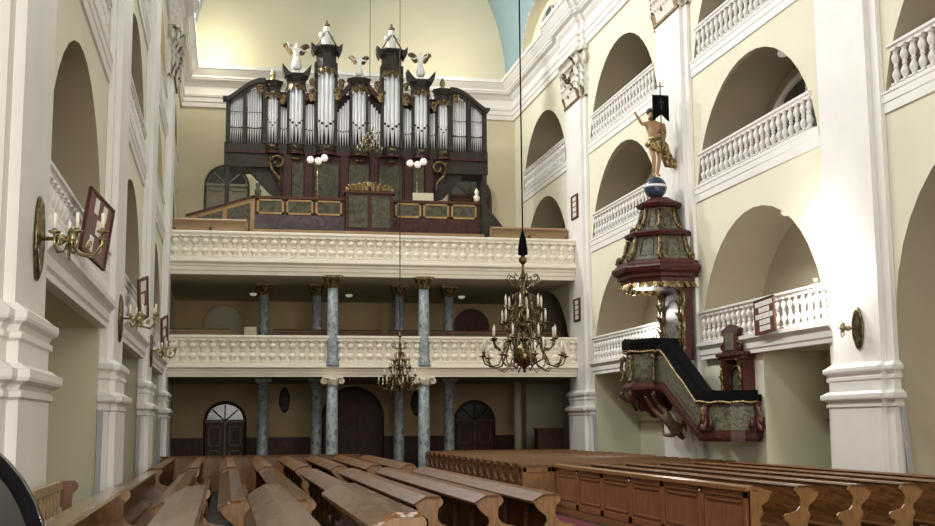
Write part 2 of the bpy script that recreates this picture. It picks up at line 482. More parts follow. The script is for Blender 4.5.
# slanted grey acoustic boards leaning against each pedestal
for sx, wn in ((-1, 'window-side'), (1, 'pulpit-side')):
    for k, yc in enumerate(PS[sx][1:]):
        bm = B()
        y = 0
        pr = [(-.30, 0.0), (-.26, 0.0), (.0, 2.25), (-.04, 2.25)]
        x0 = sX(sx, WD-.11); x1 = sX(sx, WD-.03)
        prism(bm, pr, min(x0, x1)-x0, max(x0, x1)-x0, 'yz')
        o = ob('leaning_board', bm, 'grey_board', None, (x0, yc-1.31, 0))
        tag(o, 'grey board leaning on the %s pilaster pedestal of the %s wall' % (['second', 'third', 'fourth', 'farthest'][k], wn), 'board', 'grey leaning boards')

# ------------------------------------------------------------------ balustrades
BAL = [(.07, 0), (.07, .05), (.045, .08), (.05, .12), (.085, .24), (.09, .30), (.06, .39), (.035, .46), (.055, .49), (.055, .52), (.035, .55), (.06, .62), (.088, .72), (.08, .80), (.045, .9), (.07, .94), (.07, 1.0)]
def balmesh(h, k, seg=8):
    bm = B(); lathe(bm, [(r*k, z*h) for r, z in BAL], seg=seg)
    box(bm, -.085*k, .085*k, -.085*k, .085*k, 0, .05*h); box(bm, -.085*k, .085*k, -.085*k, .085*k, h*.95, h)
    bmesh.ops.recalc_face_normals(bm, faces=bm.faces)
    me = bpy.data.meshes.new('baluster'); bm.to_mesh(me); bm.free(); return me
def balustrade(label, group, p0, p1, zb, zt, m, base_h=.14, rail_h=.13, sp=.31, k=1.25, d=.26, back=False):
    """between plan points p0 and p1; zb bottom of base, zt top of rail"""
    t = thing('balustrade', label, 'balustrade', (p0[0], p0[1], zb), group)
    dx, dy = p1[0]-p0[0], p1[1]-p0[1]; Ln = math.hypot(dx, dy); a = math.atan2(dy, dx)
    t.rotation_euler = (0, 0, a)
    H = zt-zb
    bm = B(); prism(bm, [(-d/2, 0), (d/2, 0), (d/2, base_h*.6), (d/2-.03, base_h), (-d/2+.03, base_h), (-d/2, base_h*.6)], 0, Ln, 'yz')
    ob('base', bm, m, t)
    bm = B(); w = d/2+.02
    prism(bm, [(-w+.05, H-rail_h), (w-.05, H-rail_h), (w-.03, H-rail_h*.6), (w, H-rail_h*.5), (w, H-rail_h*.1), (w-.04, H), (-w+.04, H), (-w, H-rail_h*.1), (-w, H-rail_h*.5), (-w+.03, H-rail_h*.6)], 0, Ln, 'yz')
    ob('rail', bm, m, t)
    n = max(2, int(Ln/sp)); me = balmesh(H-base_h-rail_h, k, 8)
    me.materials.append(MATS[m])
    for i in range(n):
        o = bpy.data.objects.new('baluster', me); C.objects.link(o); o.parent = t
        o.location = (Ln*(i+.5)/n, 0, base_h)
    if back:
        bm = B(); box(bm, 0, Ln, .0, .03, base_h, H-rail_h)
        ob('backing_board', bm, m, t)
    return t
TN = ['lowest gallery', 'middle gallery', 'top gallery']
BN = {1: 'bay nearest the camera', 2: 'bay in front of the pulpit', 3: 'bay behind the pulpit', 4: 'last bay beside the organ'}
BL = {1: 'first bay with the hymn board', 2: 'second bay', 3: 'third bay', 4: 'last bay beside the organ'}
for sx, D, wn in ((-1, BL, 'window-side'), (1, BN, 'pulpit-side')):
    for i in (1, 2, 3, 4):
        yc = BS[sx][i]; y0 = yc-RA-.02; y1 = yc+RA+.02
        for t in range(3):
            if sx == 1 and i == 1 and t == 0: continue
            if t == 0 and i == 4: continue
            y0, y1 = (PS[sx][i]+.93, yc+RA-.25) if t == 0 else (yc-RA-.02, yc+RA+.02)
            lab = 'white %s balustrade in the %s of the %s wall' % (TN[t], D[i], wn)
            if t == 0:
                d = WD-.08
                bm = B()   # moulded slab front carrying the balustrade
                dd = [(0, 3.58), (.2, 3.58), (.2, 3.66), (.24, 3.7), (.24, 3.82), (.28, 3.86), (.36, 3.92), (.36, 4.0), (0, 4.0)]
                dd = [(p*.75, z) for p, z in dd]
                prism(bm, [(sX(sx, WD-.005-p), z) for p, z in dd], y0, y1, 'xz')
                o = ob('gallery_slab', bm, 'white')
                tag(o, 'white gallery edge under the lowest balustrade, %s of %s wall' % (D[i], wn), 'gallery edge', 'lowest gallery edges')
                zb, zt = 4.0, 4.84
            else:
                d = WD+.03
                bm = B()
                zz = FL[t]
                prism(bm, [(sX(sx, WD+.08), zz), (sX(sx, WD-.005), zz-.1), (sX(sx, WD-.04), zz-.1), (sX(sx, WD-.04), zz+.08), (sX(sx, WD-.06), zz+.1), (sX(sx, WD-.06), zz+.24), (sX(sx, WD-.08), zz+.26), (sX(sx, WD-.08), zz+.3), (sX(sx, WD+.08), zz+.3)], y0-.04, y1+.04, 'xz')
                o = ob('string_course', bm, 'white')
                tag(o, 'white moulding below the %s balustrade, %s, %s wall' % (TN[t].split()[0], D[i], wn), 'moulding', 'white string mouldings')
                zb, zt = zz+.3, zz+1.18
            balustrade(lab, 'white arcade balustrades', (sX(sx, d), y0 if t == 0 else yc-sqrt(RA**2-(zt-.2-SP[t])**2)+.0), (sX(sx, d), y1 if t == 0 else yc+sqrt(RA**2-(zt-.2-SP[t])**2)), zb, zt, 'white', base_h=.06, rail_h=.12, sp=.29, k=.95, d=.17)
# ledge line and round ceiling lamp details of the aisle bays
for i in (1, 2, 3):
    bm = B(); box(bm, sX(1, DO)-.06, sX(1, DO), BAYS[i]-RA, BAYS[i]+RA, 1.98, 2.03)
    struct('trim_%d' % (3+i), bm, 'ochre')

# ------------------------------------------------------------------ organ galleries across the west end
def gal(label, z0, z1, soff):
    t = thing('organ_gallery', label, 'gallery', (AX, 40, z0), 'stacked end galleries')
    bm = B()
    d1, d2 = PD+.03, WD-.01
    prism(bm, [(-d1, .05), (d1, .05), (d1, 1.15), (d2, 1.15), (d2, 9.28), (-d2, 9.28), (-d2, 1.15), (-d1, 1.15)], .06, z1-z0-.06, 'xy')
    ob('floor_slab', bm, 'soffit', t)
    bm = B(); h = z1-z0
    prism(bm, [(.25, 0), (-.02, 0), (-.02, .26*h), (-.06, .28*h), (-.06, .55*h), (-.10, .58*h), (-.10, .72*h), (-.18, .8*h), (-.22, .86*h), (-.22, .97*h), (-.18, h), (.25, h)], -PD-.03, PD+.03, 'yz')
    ob('entablature', bm, 'gallery_white', t)
    return t
gal('lower white gallery front carried on marble columns above the entrance doors', 3.58, 3.93, 0)
gal('upper white organ gallery front with deep plain entablature', 6.98, 7.46, 0)
g = 'long gallery balustrades'
balustrade('long white balustrade of the upper organ gallery', g, (sX(-1, PD+.02), 39.95), (sX(1, PD+.02), 39.95), 7.46, 8.42, 'gallery_white', base_h=.1, rail_h=.16, sp=.318, k=1.6, d=.28, back=True)
balustrade('long white balustrade of the lower gallery crossed by two marble columns', g, (sX(-1, PD+.02), 39.95), (sX(1, PD+.02), 39.95), 3.93, 4.95, 'gallery_white', base_h=.12, rail_h=.15, sp=.318, k=1.6, d=.28, back=True)

def column(x, y, z0, z1, r, label, cap, group):
    t = thing('marble_column', label, 'column', (x, y, z0), group)
    H = z1-z0
    bm = B(); lathe(bm, [(r*1.35, 0), (r*1.35, .06), (r*1.2, .1), (r*1.25, .15), (r*1.08, .2), (r, .24), (r*1.01, H*.4), (r*.9, H-.3)], seg=20)
    ob('shaft', bm, 'marble', t)
    bm = B()
    if cap == 'plain':
        lathe(bm, [(r*.92, H-.3), (r*1.3, H-.1)], seg=16); box(bm, -.28, .28, -.28, .28, H-.1, H); ob('capital', bm, 'marble', t)
    elif cap == 'ionic':
        box(bm, -.34, .34, -.26, .26, H-.06, H); lathe(bm, [(r*.95, H-.3), (r*1.1, H-.26), (r*1.3, H-.12), (r*1.4, H-.06)], seg=16)
        for s in (-1, 1):
            for yy in (-.2, .2):
                tube(bm, [(s*.28+q[0]*s, yy, H-.16+q[2]) for q in spiral(0, 0, .1, .015, pi/2, -1.6, 18)], .03, 6)
        ob('capital', bm, 'gilt_white', t)
    else:
        lathe(bm, [(r*.92, H-.42), (r*.95, H-.3), (r*1.2, H-.12), (r*1.35, H-.08)], seg=16); box(bm, -.31, .31, -.31, .31, H-.08, H)
        for row, (z, hh) in enumerate(((H-.42, .2), (H-.3, .22))):
            for k in range(8):
                a = 2*pi*(k+.5*row)/8
                leaf(bm, (cos(a)*r*.9, sin(a)*r*.9, z), (cos(a), sin(a), 0), (0, 0, 1), .12, hh, .07)
        for k in range(4):
            a = pi/4+k*pi/2
            ball(bm, (cos(a)*.32, sin(a)*.32, H-.13), .06, seg=6)
        ob('capital', bm, 'old_gold', t)
    return t
for x, w in ((3.52, 'left'), (6.63, 'right')):
    column(x, 39.95, 0, 3.58, .2, 'front ground marble column %s of the central doors with white scrolled capital' % w, 'ionic', 'front marble columns')
    column(x, 39.93, 3.93, 6.98, .19, 'upper front marble column with gilt capital crossing the balustrade, %s one' % w, 'gilt', 'front marble columns')
for x, w in ((1.33, 'leftmost'), (3.22, 'second from left'), (6.21, 'third from left'), (8.07, 'rightmost')):
    column(x, 43, 0, 3.62, .2, 'shaded rear marble column on the ground, %s of four' % w, 'plain', 'rear marble columns')
    column(x, 43, 3.87, 7.04, .19, 'rear marble column with gilt capital inside the lower gallery, %s of four' % w, 'gilt', 'rear marble columns')

# doors and niches in the end wall
nd = 0
def door(cx, z0, w, h, m_leaf, m_fr, glazed, depth=.12):
    global nd
    nd += 1
    pts = disc_arch(cx, z0, w, h); y = YB
    bm = B(); prism(bm, pts, y-.05, y-.005, 'xz')
    d = tag(ob('door_%d' % nd, bm, m_leaf), kind='structure')
    bm = B(); tube(bm, [(a, y-.06, b) for a, b in pts], .05, 6); ob('door_frame', bm, m_fr, d)
    bm = B(); r = w/2; sp = z0+h-r*.95
    box(bm, cx-.04, cx+.04, y-.09, y-.04, z0, sp); box(bm, cx-r, cx+r, y-.1, y-.04, sp-.05, sp+.05)
    for s in (-1, 1):
        for za, zb in ((z0+.25, z0+(sp-z0)*.5-.08), (z0+(sp-z0)*.5+.08, sp-.2)):
            if zb-za < .2: continue
            x0, x1 = sorted((cx+s*.16, cx+s*(r-.16)))
            for q in ((x0, x1, za, za+.05), (x0, x1, zb-.05, zb), (x0, x0+.05, za, zb), (x1-.05, x1, za, zb)):
                box(bm, q[0], q[1], y-.085, y-.045, q[2], q[3])
    ob('door_panel', bm, 'door_light' if glazed and z0 < 1 else m_leaf, d)
    if glazed:
        bm = B(); rr = r-.1
        prism(bm, [(cx-rr*cos(pi*i/14), sp+.06+(h-(sp-z0)-.16)*sin(pi*i/14)) for i in range(15)], y-.07, y-.055, 'xz')
        ob('fanlight', bm, 'glass_dark', d)
        bm = B()
        for a in (.25, .5, .75):
            tube(bm, [(cx, y-.08, sp), (cx-rr*cos(pi*a), y-.08, sp+(h-(sp-z0)-.12)*sin(pi*a))], .03, 5)
        ob('glazing_bar', bm, m_leaf, d)
    return d
door(0.03, 0, 1.62, 2.93, 'door_wood', 'dark_wood', True)
door(5.2, 0, 2.5, 3.5, 'door_wood', 'dark_wood', False)
door(10.33, 0, 1.7, 2.93, 'door_wood', 'dark_wood', True)
door(-.08, 3.93, 1.6, 2.95, 'soffit', 'under_cream', False)
door(10.22, 3.93, 1.65, 2.95, 'dark_wood', 'under_cream', False)
door(-.08, 8.7, 1.75, 4.0, 'door_pale', 'case_green', True)
door(10.2, 8.7, 1.85, 3.9, 'dark_wood', 'case_green', True)
# ceiling disc lamps under the upper gallery
for k, x in enumerate((1.0, 4.7, 9.2)):
    bm = B(); lathe(bm, [(.02, -.1), (.1, -.08), (.14, -.03), (.13, 0)], seg=16)
    tag(ob('ceiling_lamp', bm, 'globe_glass', None, (x, 46.2, 7.03)), 'round white lamp on the lower gallery ceiling, %s' % ['over the left benches', 'behind the central columns', 'over the right benches'][k], 'ceiling lamp', 'gallery ceiling lamps')
for y, x, z, w in ((25.2, 12.85, SP[1]+RA-.08, 'middle gallery bay in front of the pulpit'), (25.4, 12.85, SP[0]+RA-.08, 'lowest gallery bay in front of the pulpit')):
    bm = B(); lathe(bm, [(.02, -.2), (.1, -.17), (.13, -.1), (.1, -.04), (.05, 0)], seg=12)
    tag(ob('ceiling_lamp', bm, 'globe_glass', None, (x, y, z)), 'small white lamp under the arch of the %s' % w, 'ceiling lamp', 'arcade ceiling lamps')
# oval dark plaques on the end wall
def oval_plate(bm, w, h, d, M):
    vs = []
    for k, (s, t) in enumerate(((1, 0), (1, d*.5), (.82, d), (.72, d*.6), (.3, d*1.1))):
        ring = []
        for i in range(24):
            a = 2*pi*i/24
            q = 1+.05*sin(6*a)*(k < 2)
            pt = (1+.12*abs(sin(a))**6) if k < 3 else 1
            ring.append(bm.verts.new(M @ Vector((w/2*s*q*cos(a), -t, h/2*s*pt*sin(a)))))
        vs.append(ring)
    for a, b in zip(vs[:-1], vs[1:]):
        for i in range(24):
            f = bm.faces.new((a[i], a[(i+1) % 24], b[(i+1) % 24], b[i])); f.smooth = True
    bm.faces.new(vs[-1]); bm.faces.new(vs[0][::-1])
for x, z, w in ((2.4, 3.0, 'left'), (7.84, 2.85, 'right')):
    bm = B(); oval_plate(bm, .45, .95, .12, Matrix.Translation((0, 0, 0)))
    tag(ob('oval_plaque', bm, 'case_dark', None, (x, YB-.01, z)), 'dark oval plaque on the end wall %s of the central doors' % w, 'plaque', 'oval plaques')
# benches inside the lower gallery
def slab_bench(label, x0, x1, y, z0, h, m, group, d=.45):
    t = thing('gallery_bench', label, 'bench', ((x0+x1)/2, y, z0), group); L = (x1-x0)/2
    bm = B(); box(bm, -L, L, -.03, .03, 0, h); n = max(2, int(2*L/1.1))
    for i in range(n+1):
        xx = -L+2*L*i/n; box(bm, xx-.04, xx+.04, -.055, 0, 0.02, h)
    box(bm, -L, L, -.055, 0, h*.75, h*.85); ob('backrest', bm, m, t)
    bm = B(); prism(bm, [(-.14, h-.02), (.12, h+.06), (.12, h+.10), (-.14, h+.03)], -L, L, 'yz'); ob('book_rest', bm, m, t)
    bm = B(); box(bm, -L, L, .03, d, .42, .47); ob('seat', bm, m, t)
    for s in (-1, 1):
        bm = B(); prism(bm, [(0, 0), (d, 0), (d, .5), (.15, .62), (.05, h), (0, h)], s*L-.03, s*L+.03, 'yz'); ob('end_panel', bm, m, t)
    return t
slab_bench('light brown bench at the left end of the lower gallery', -1.9, 0.1, 41.9, 3.93, 1.3, 'light_wood', 'lower gallery benches')
slab_bench('glossy brown bench in the middle left of the lower gallery', 1.6, 5.4, 41.9, 3.93, 1.3, 'pew_trans', 'lower gallery benches')
slab_bench('long brown bench at the right of the lower gallery', 5.7, 12.0, 41.9, 3.93, 1.3, 'pew_trans', 'lower gallery benches')
bm = B(); box(bm, 0, .42, 0, .04, 0, 1.45)
tag(ob('cream_board', bm, 'back_cream', None, (.62, 41.8, 3.93)), 'cream upright board between the lower gallery benches', 'board')
slab_bench('raised rear bench of the lower gallery', 3.6, 12.0, 46.2, 3.93, 1.35, 'dark_wood', 'lower gallery benches')
slab_bench('light brown panelled bench front at left end of the organ gallery', -1.8, .62, 40.8, 7.46, 1.45, 'light_wood', 'organ gallery benches')
slab_bench('light brown bench at the right end of the organ gallery', 9.2, 12.0, 40.75, 7.46, 1.42, 'light_wood', 'organ gallery benches')

# organ loft parapet
t = thing('organ_loft', 'dark red and green painted panelled loft parapet in front of the organ', 'loft', (4.9, 41.5, 7.46))
z0 = 1.2
bm = B(); box(bm, -4.05, 4.15, -.35, 2.3, 0, 1.28); ob('platform', bm, 'light_wood', t)
bm = B(); box(bm, -4.0, -.86, -.04, .04, 1.28, 2.44); box(bm, .86, 4.06, -.04, .04, 1.28, 2.44)
ob('parapet_wall', bm, 'case_red', t)
bm = B(); box(bm, -4.0, -.86, -.055, -.035, 1.35, 1.85); ob('painted_plinth', bm, 'loft_violet', t)
bm = B(); box(bm, -4.05, -.82, -.1, .1, 2.42, 2.5); box(bm, .82, 4.1, -.1, .1, 2.42, 2.5); ob('top_rail', bm, 'dark_wood', t)
for s in (-1, 1):
    for k in range(3):
        a = .95+k*1.02; x0, x1 = sorted((s*a, s*(a+.94)))
        bm = B(); box(bm, x0+.07, x1-.07, -.06, -.03, 1.93, 2.33); p = ob('panel', bm, 'case_green', t)
        bm = B()
        for q in ((x0, x1, 1.86, 1.93), (x0, x1, 2.33, 2.39), (x0, x0+.07, 1.86, 2.39), (x1-.07, x1, 1.86, 2.39)):
            box(bm, q[0], q[1], -.075, -.03, q[2], q[3])
        ob('panel_frame', bm, 'ochre', p)
bm = B(); box(bm, -.84, .84, -.3, .25, 1.28, 2.66); ob('console', bm, 'case_red', t)
bm = B(); box(bm, -.92, .92, -.36, .3, 2.66, 2.74); ob('console_top', bm, 'dark_wood', t)
for s in (-1, 1):
    bm = B(); x0, x1 = sorted((s*.08, s*.72)); box(bm, x0, x1, -.33, -.29, 1.42, 2.55); ob('panel', bm, 'case_green', t)
bm = B()
for s in (-1, 1):
    tube(bm, [(s*(.05+.8*i/12), -.25, 2.8+.16*cos(pi*i/20)**2+.03*sin(i*1.5)) for i in range(13)], .09, 7)
    for i in range(4): leaf(bm, (s*(.15+.18*i), -.3, 2.76), (s*.3, -1, 0), (0, 0, 1), .2, .28-.04*i, .08)
    tube(bm, [(s*.62+q[0]*s, -.25, 2.84+q[2]) for q in spiral(0, 0, .12, .02, 0, 1.3, 14)], .035, 6)
ball(bm, (0, -.25, 2.96), .13, 1.6, 1, 1, seg=8)
ob('gilt_crest', bm, 'gold', t)
# ramped parapet at the left, dark lean-to at the right
bm = B(); prism(bm, [(-4.0, 1.0), (-4.0, 2.44), (-6.25, 1.72), (-6.25, 1.0)], -.04, .04, 'xz'); ob('ramp_wall', bm, 'ochre', t)
bm = B()
for a, b in ((-4.15, -4.95), (-5.1, -5.95)):
    za, zb = 2.44+(a+4)*.32-.14, 2.44+(b+4)*.32-.14
    prism(bm, [(a, 1.2), (a, za), (b, zb), (b, 1.2)], -.06, -.035, 'xz')
ob('ramp_panel', bm, 'case_green', t)
bm = B(); prism(bm, [(-4.0, 2.44), (-4.0, 2.52), (-6.35, 1.77), (-6.35, 1.69)], -.1, .1, 'xz'); ob('ramp_rail', bm, 'case_red', t)
bm = B(); prism(bm, [(4.1, 1.18), (4.1, 2.55), (4.3, 2.3), (5.05, 1.35), (4.95, 1.18)], -.25, .25, 'xz'); ob('lean_to', bm, 'case_dark', t)
bm = B(); lathe(bm, [(.02, 0), (.1, .05), (.12, .2), (.05, .3), (.09, .38), (.02, .52)], c=(3.95, 0, 2.5), seg=10); ob('finial', bm, 'gilt_white', t)
bm = B(); lathe(bm, [(.02, 0), (.1, .05), (.12, .2), (.05, .3), (.09, .38), (.02, .52)], c=(-3.9, 0, 2.5), seg=10); ob('finial', bm, 'case_green', t)

# globe lamps on stands
for x, w in ((3.12, 'left'), (6.74, 'right')):
    t = thing('globe_lamp', 'lamp stand with three white glass globes on the %s of the organ loft' % w, 'lamp', (x, 42.0, 8.74), 'organ loft globe lamps')
    bm = B(); lathe(bm, [(.14, 0), (.14, .03), (.03, .06)], seg=12); tube(bm, [(0, 0, 0), (0, 0, 2.5)], .025, 6)
    for a in (-.24, .0, .24): tube(bm, [(0, 0, 2.45), (a*.6, 0, 2.52), (a, 0, 2.6)], .02, 5)
    ob('stand', bm, 'brass', t)
    for a, zz in ((-.26, 2.7), (.02, 2.66), (.24, 2.78)):
        bm = B(); ball(bm, (a, 0, zz), .13, seg=10); ob('globe', bm, 'globe_glass', t)
bm = B(); box(bm, -.38, .38, -.02, .02, 0, .36); 
o = tag(ob('music_board', bm, 'back_cream', None, (6.95, 41.95, 9.98)), 'pale board standing behind the loft parapet under the right globe lamp', 'board')

# ------------------------------------------------------------------ organ
OX = 4.82
t = thing('pipe_organ', 'baroque pipe organ with dark case, silver pipes and gilt carving', 'organ', (OX, 44, 8.7))
Z = lambda z: z-8.7
bm = B(); box(bm, -2.95, 2.95, .05, 1.8, 0, Z(12.1))
for s in (-1, 1):
    for a in (0.42, 1.75, 2.55): 
        x0, x1 = sorted((s*(a), s*(a+.28))); box(bm, x0, x1, -.1, .1, 0, Z(12.05))
ob('lower_case', bm, 'case_red', t)
for s in (-1, 1):
    for a, b in ((.78, 1.65), (2.08, 2.5)):
        x0, x1 = sorted((s*a, s*b)); bm = B(); box(bm, x0, x1, -.0, .06, Z(9.4), Z(11.75)); ob('painted_panel', bm, 'case_green', t)
bm = B(); box(bm, -.38, .38, -.03, .06, Z(9.4), Z(11.75)); ob('painted_panel', bm, 'case_green', t)
# moulded impost running under the towers
bm = B()
def impost(z0, z1, off):
    box(bm, -5.0, 5.0, -off, 1.6, z0, z1)
    for c, hw in ((0, .38), (1.255, .42), (-1.255, .42), (2.385, .36), (-2.385, .36), (3.26, .28), (-3.26, .28)):
        lathe(bm, [(hw*.9+off*.6, z0), (hw*.9+off*.6, z1)], c=(c, .05, 0), seg=16, sy=1.0, smooth=False)
impost(Z(12.06), Z(12.12), .08); impost(Z(12.12), Z(12.18), .03)
ob('impost', bm, 'case_red', t)
bm = B()
box(bm, -5.02, -2.95, 0, 1.4, Z(11.55), Z(12.45)); box(bm, 2.95, 5.02, 0, 1.4, Z(11.55), Z(12.45)); box(bm, -2.95, 2.95, .02, 1.4, Z(12.18), Z(12.45))
for s in (-1, 1):
    x0, x1 = sorted((s*4.98, s*4.8)); box(bm, x0, x1, .05, .25, 0, Z(11.55)); box(bm, x0, x1, 1.1, 1.3, 0, Z(11.55))
ob('wing_support', bm, 'case_dark', t)
for c, hw in ((0, .36), (1.255, .4), (-1.255, .4), (2.385, .34), (-2.385, .34), (3.26, .26), (-3.26, .26)):
    bm = B(); lathe(bm, [(hw*.92, Z(12.18)), (hw*.94, Z(12.25)), (hw*.9, Z(12.36)), (hw*.96, Z(12.45))], c=(c, .05, 0), seg=16); ob('tower_foot', bm, 'case_dark', t)
    bm = B(); ball(bm, (c, -hw*.9, Z(12.32)), .07, 1.8, .6, 1, seg=8); ball(bm, (c, -.05, Z(11.92)), .1, 1.8, .6, .7, seg=8); ob('gilt_boss', bm, 'old_gold', t)
# back of the case and stiles
stl = B()
def stile(x, z1, w=.05, y0=-.06): box(stl, x-w, x+w, y0, .35, Z(12.45), Z(z1))
pipe_cache = {}
def pipe(x, y, z0, z1, r, foot):
    key = (round(r, 3), round(z1-z0, 1), round(foot, 2))
    if key not in pipe_cache:
        h = z1-z0
        bm = B(); lathe(bm, [(r*.25, 0), (r*.95, foot), (r, foot+.01), (r, h)], seg=10)
        bmesh.ops.recalc_face_normals(bm, faces=bm.faces)
        for f in list(bm.faces): f.material_index = 0
        box(bm, -r*.55, r*.55, -r*1.03, -r*.6, foot+.03, foot+.03+r*1.1)
        bm.faces.ensure_lookup_table()
        for f in bm.faces[-6:]: f.material_index = 1
        me = bpy.data.meshes.new('pipe'); bm.to_mesh(me); bm.free()
        me.materials.append(MATS['tin']); me.materials.append(MATS['black']); pipe_cache[key] = me
    o = bpy.data.objects.new('pipe', pipe_cache[key]); C.objects.link(o); o.parent = t; o.location = (x, y, Z(z0))
def field(x0, x1, zl, zr, n, zb=12.47, foot=.5):
    w = (x1-x0)/n
    for i in range(n):
        f = (i+.5)/n; pipe(x0+w*(i+.5)-OX, .12, zb, zl+(zr-zl)*f, w*.46, foot+.12*abs(f-.5))
def tower(c, hw, zt, n, foot=.6):
    for i in range(n):
        a = pi*(i+.5)/n
        r = hw*.9; pr = hw*1.25/n*1.02
        pipe(c-OX+r*-cos(a)*.92, .1-r*sin(a), 12.47, zt-.12*abs(i-(n-1)/2), pr, foot+.12*abs(i-(n-1)/2))
H_ = {'t4': (4.82, .27, 14.72), 't3': (3.565, .32, 15.42), 't2': (2.435, .27, 14.75), 't1': (1.56, .2, 14.42)}
for s in (-1, 1):
    m_ = lambda x: OX+s*(x-OX)
    for k in ('t3', 't2', 't1'):
        c, hw, zt = H_[k]; tower(m_(c), hw, zt, 5)
    for x0, x1, zl, zr, n, kw in ((-.01, .47, 14.05, 14.3, 6, {}), (.62, 1.17, 14.45, 14.62, 6, {}), (1.84, 2.13, 13.95, 13.85, 3, {}), (2.77, 3.17, 14.0, 14.1, 4, {}), (3.97, 4.47, 13.75, 14.35, 5, {})):
        a, b = m_(x0), m_(x1)
        if s > 0: field(a, b, zl, zr, n)
        else: field(b, a, zr, zl, n)
tower(4.82, .27, 14.72, 5)
for s in (-1, 1):
    for x, z1, w in ((4.9, 14.1, .08), (4.29, 14.55, .07), (3.54, 14.85, .09), (3.02, 14.75, .045), (2.68, 14.9, .045), (2.09, 15.2, .05), (1.64, 15.7, .06), (.89, 15.7, .06), (.31, 15.0, .04)):
        stile(s*x, z1, w)
box(stl, -4.9, 4.9, .3, .35, Z(12.45), Z(13.9)); box(stl, -4.2, 4.2, .3, .35, Z(13.9), Z(14.55))
box(stl, -4.9, 4.9, .35, 1.4, Z(12.45), Z(13.7)); box(stl, -3.6, 3.6, .36, 1.4, Z(13.7), Z(14.4))
ob('case_frame', stl, 'case_dark', t)
# wing tops: rising curves with arched pipe openings
def wcurve(x):   # height of the wing silhouette at distance x from the organ axis
    u = max(0, min(1, (4.98-x)/1.35))
    return 14.08+.78*sin(pi/2*u)**1.3
for s in (-1, 1):
    bm = B(); n = 18
    up = [(s*(4.98-1.45*i/n), Z(wcurve(4.98-1.45*i/n)+.08)) for i in range(n+1)]
    lo = [(s*(4.98-1.45*i/n), Z(wcurve(4.98-1.45*i/n)-.1)) for i in range(n+1)]
    prism(bm, up+lo[::-1], -.14, .4, 'xz')
    for xa, xb in ((4.86, 4.34), (4.24, 3.62)):      # fill between the opening heads and the curve
        hd = []
        for i in range(9):
            x = xa+(xb-xa)*i/8; hd.append((s*x, Z(wcurve(x)-.3+.1*sin(pi*i/8))))
        tp = [(s*(xa+(xb-xa)*i/8), Z(wcurve(xa+(xb-xa)*i/8)-.05)) for i in range(9)]
        prism(bm, hd+tp[::-1], -.06, .05, 'xz')
    box(bm, min(s*4.95, s*5.1), max(s*4.95, s*5.1), -.16, .4, Z(14.08), Z(14.18))
    ob('wing_top', bm, 'case_dark', t)
    bm = B(); x0, x1 = sorted((s*3.62, s*4.88)); box(bm, x0, x1, .0, .02, Z(13.0), Z(13.03)); box(bm, x0, x1, .0, .02, Z(13.62), Z(13.64)); ob('tie_rod', bm, 'case_dark', t)
    bm = B(); prism(bm, [(s*2.95, Z(11.55)), (s*4.2, Z(11.55)), (s*3.3, Z(10.6)), (s*2.95, Z(10.5))], .2, .5, 'xz'); ob('bracket', bm, 'case_dark', t)
def cap(c, hw, z0, z1, flare=.18, fig=False):
    bm = B()
    lathe(bm, [(hw+.06, Z(z0)), (hw+.08, Z(z0+.1)), (hw+.03, Z(z0+.13)), (hw+.05, Z(z1-.26)), (hw+.12, Z(z1-.18)), (hw+.1, Z(z1-.14)), (hw+flare+.04, Z(z1-.05)), (hw+flare+.06, Z(z1)), (.02, Z(z1))], c=(c-OX, .1, 0), seg=8, smooth=False, rot=pi/8)
    ob('tower_cap', bm, 'case_dark', t)
    bm = B()      # gilt carved shades below the cap
    for k in range(7):
        a = pi+pi*(k+.5)/7
        leaf(bm, (c-OX+(hw+.02)*cos(a), .1+(hw+.02)*sin(a), Z(z0+.04)), (cos(a), sin(a), 0), (0, 0, -1), hw*.5, .34-.1*sin(pi*(k+.5)/7), .05)
    ball(bm, (c-OX, -hw+.02, Z(z0-.02)), .09, seg=6)
    ob('gilt_shade', bm, 'old_gold', t)
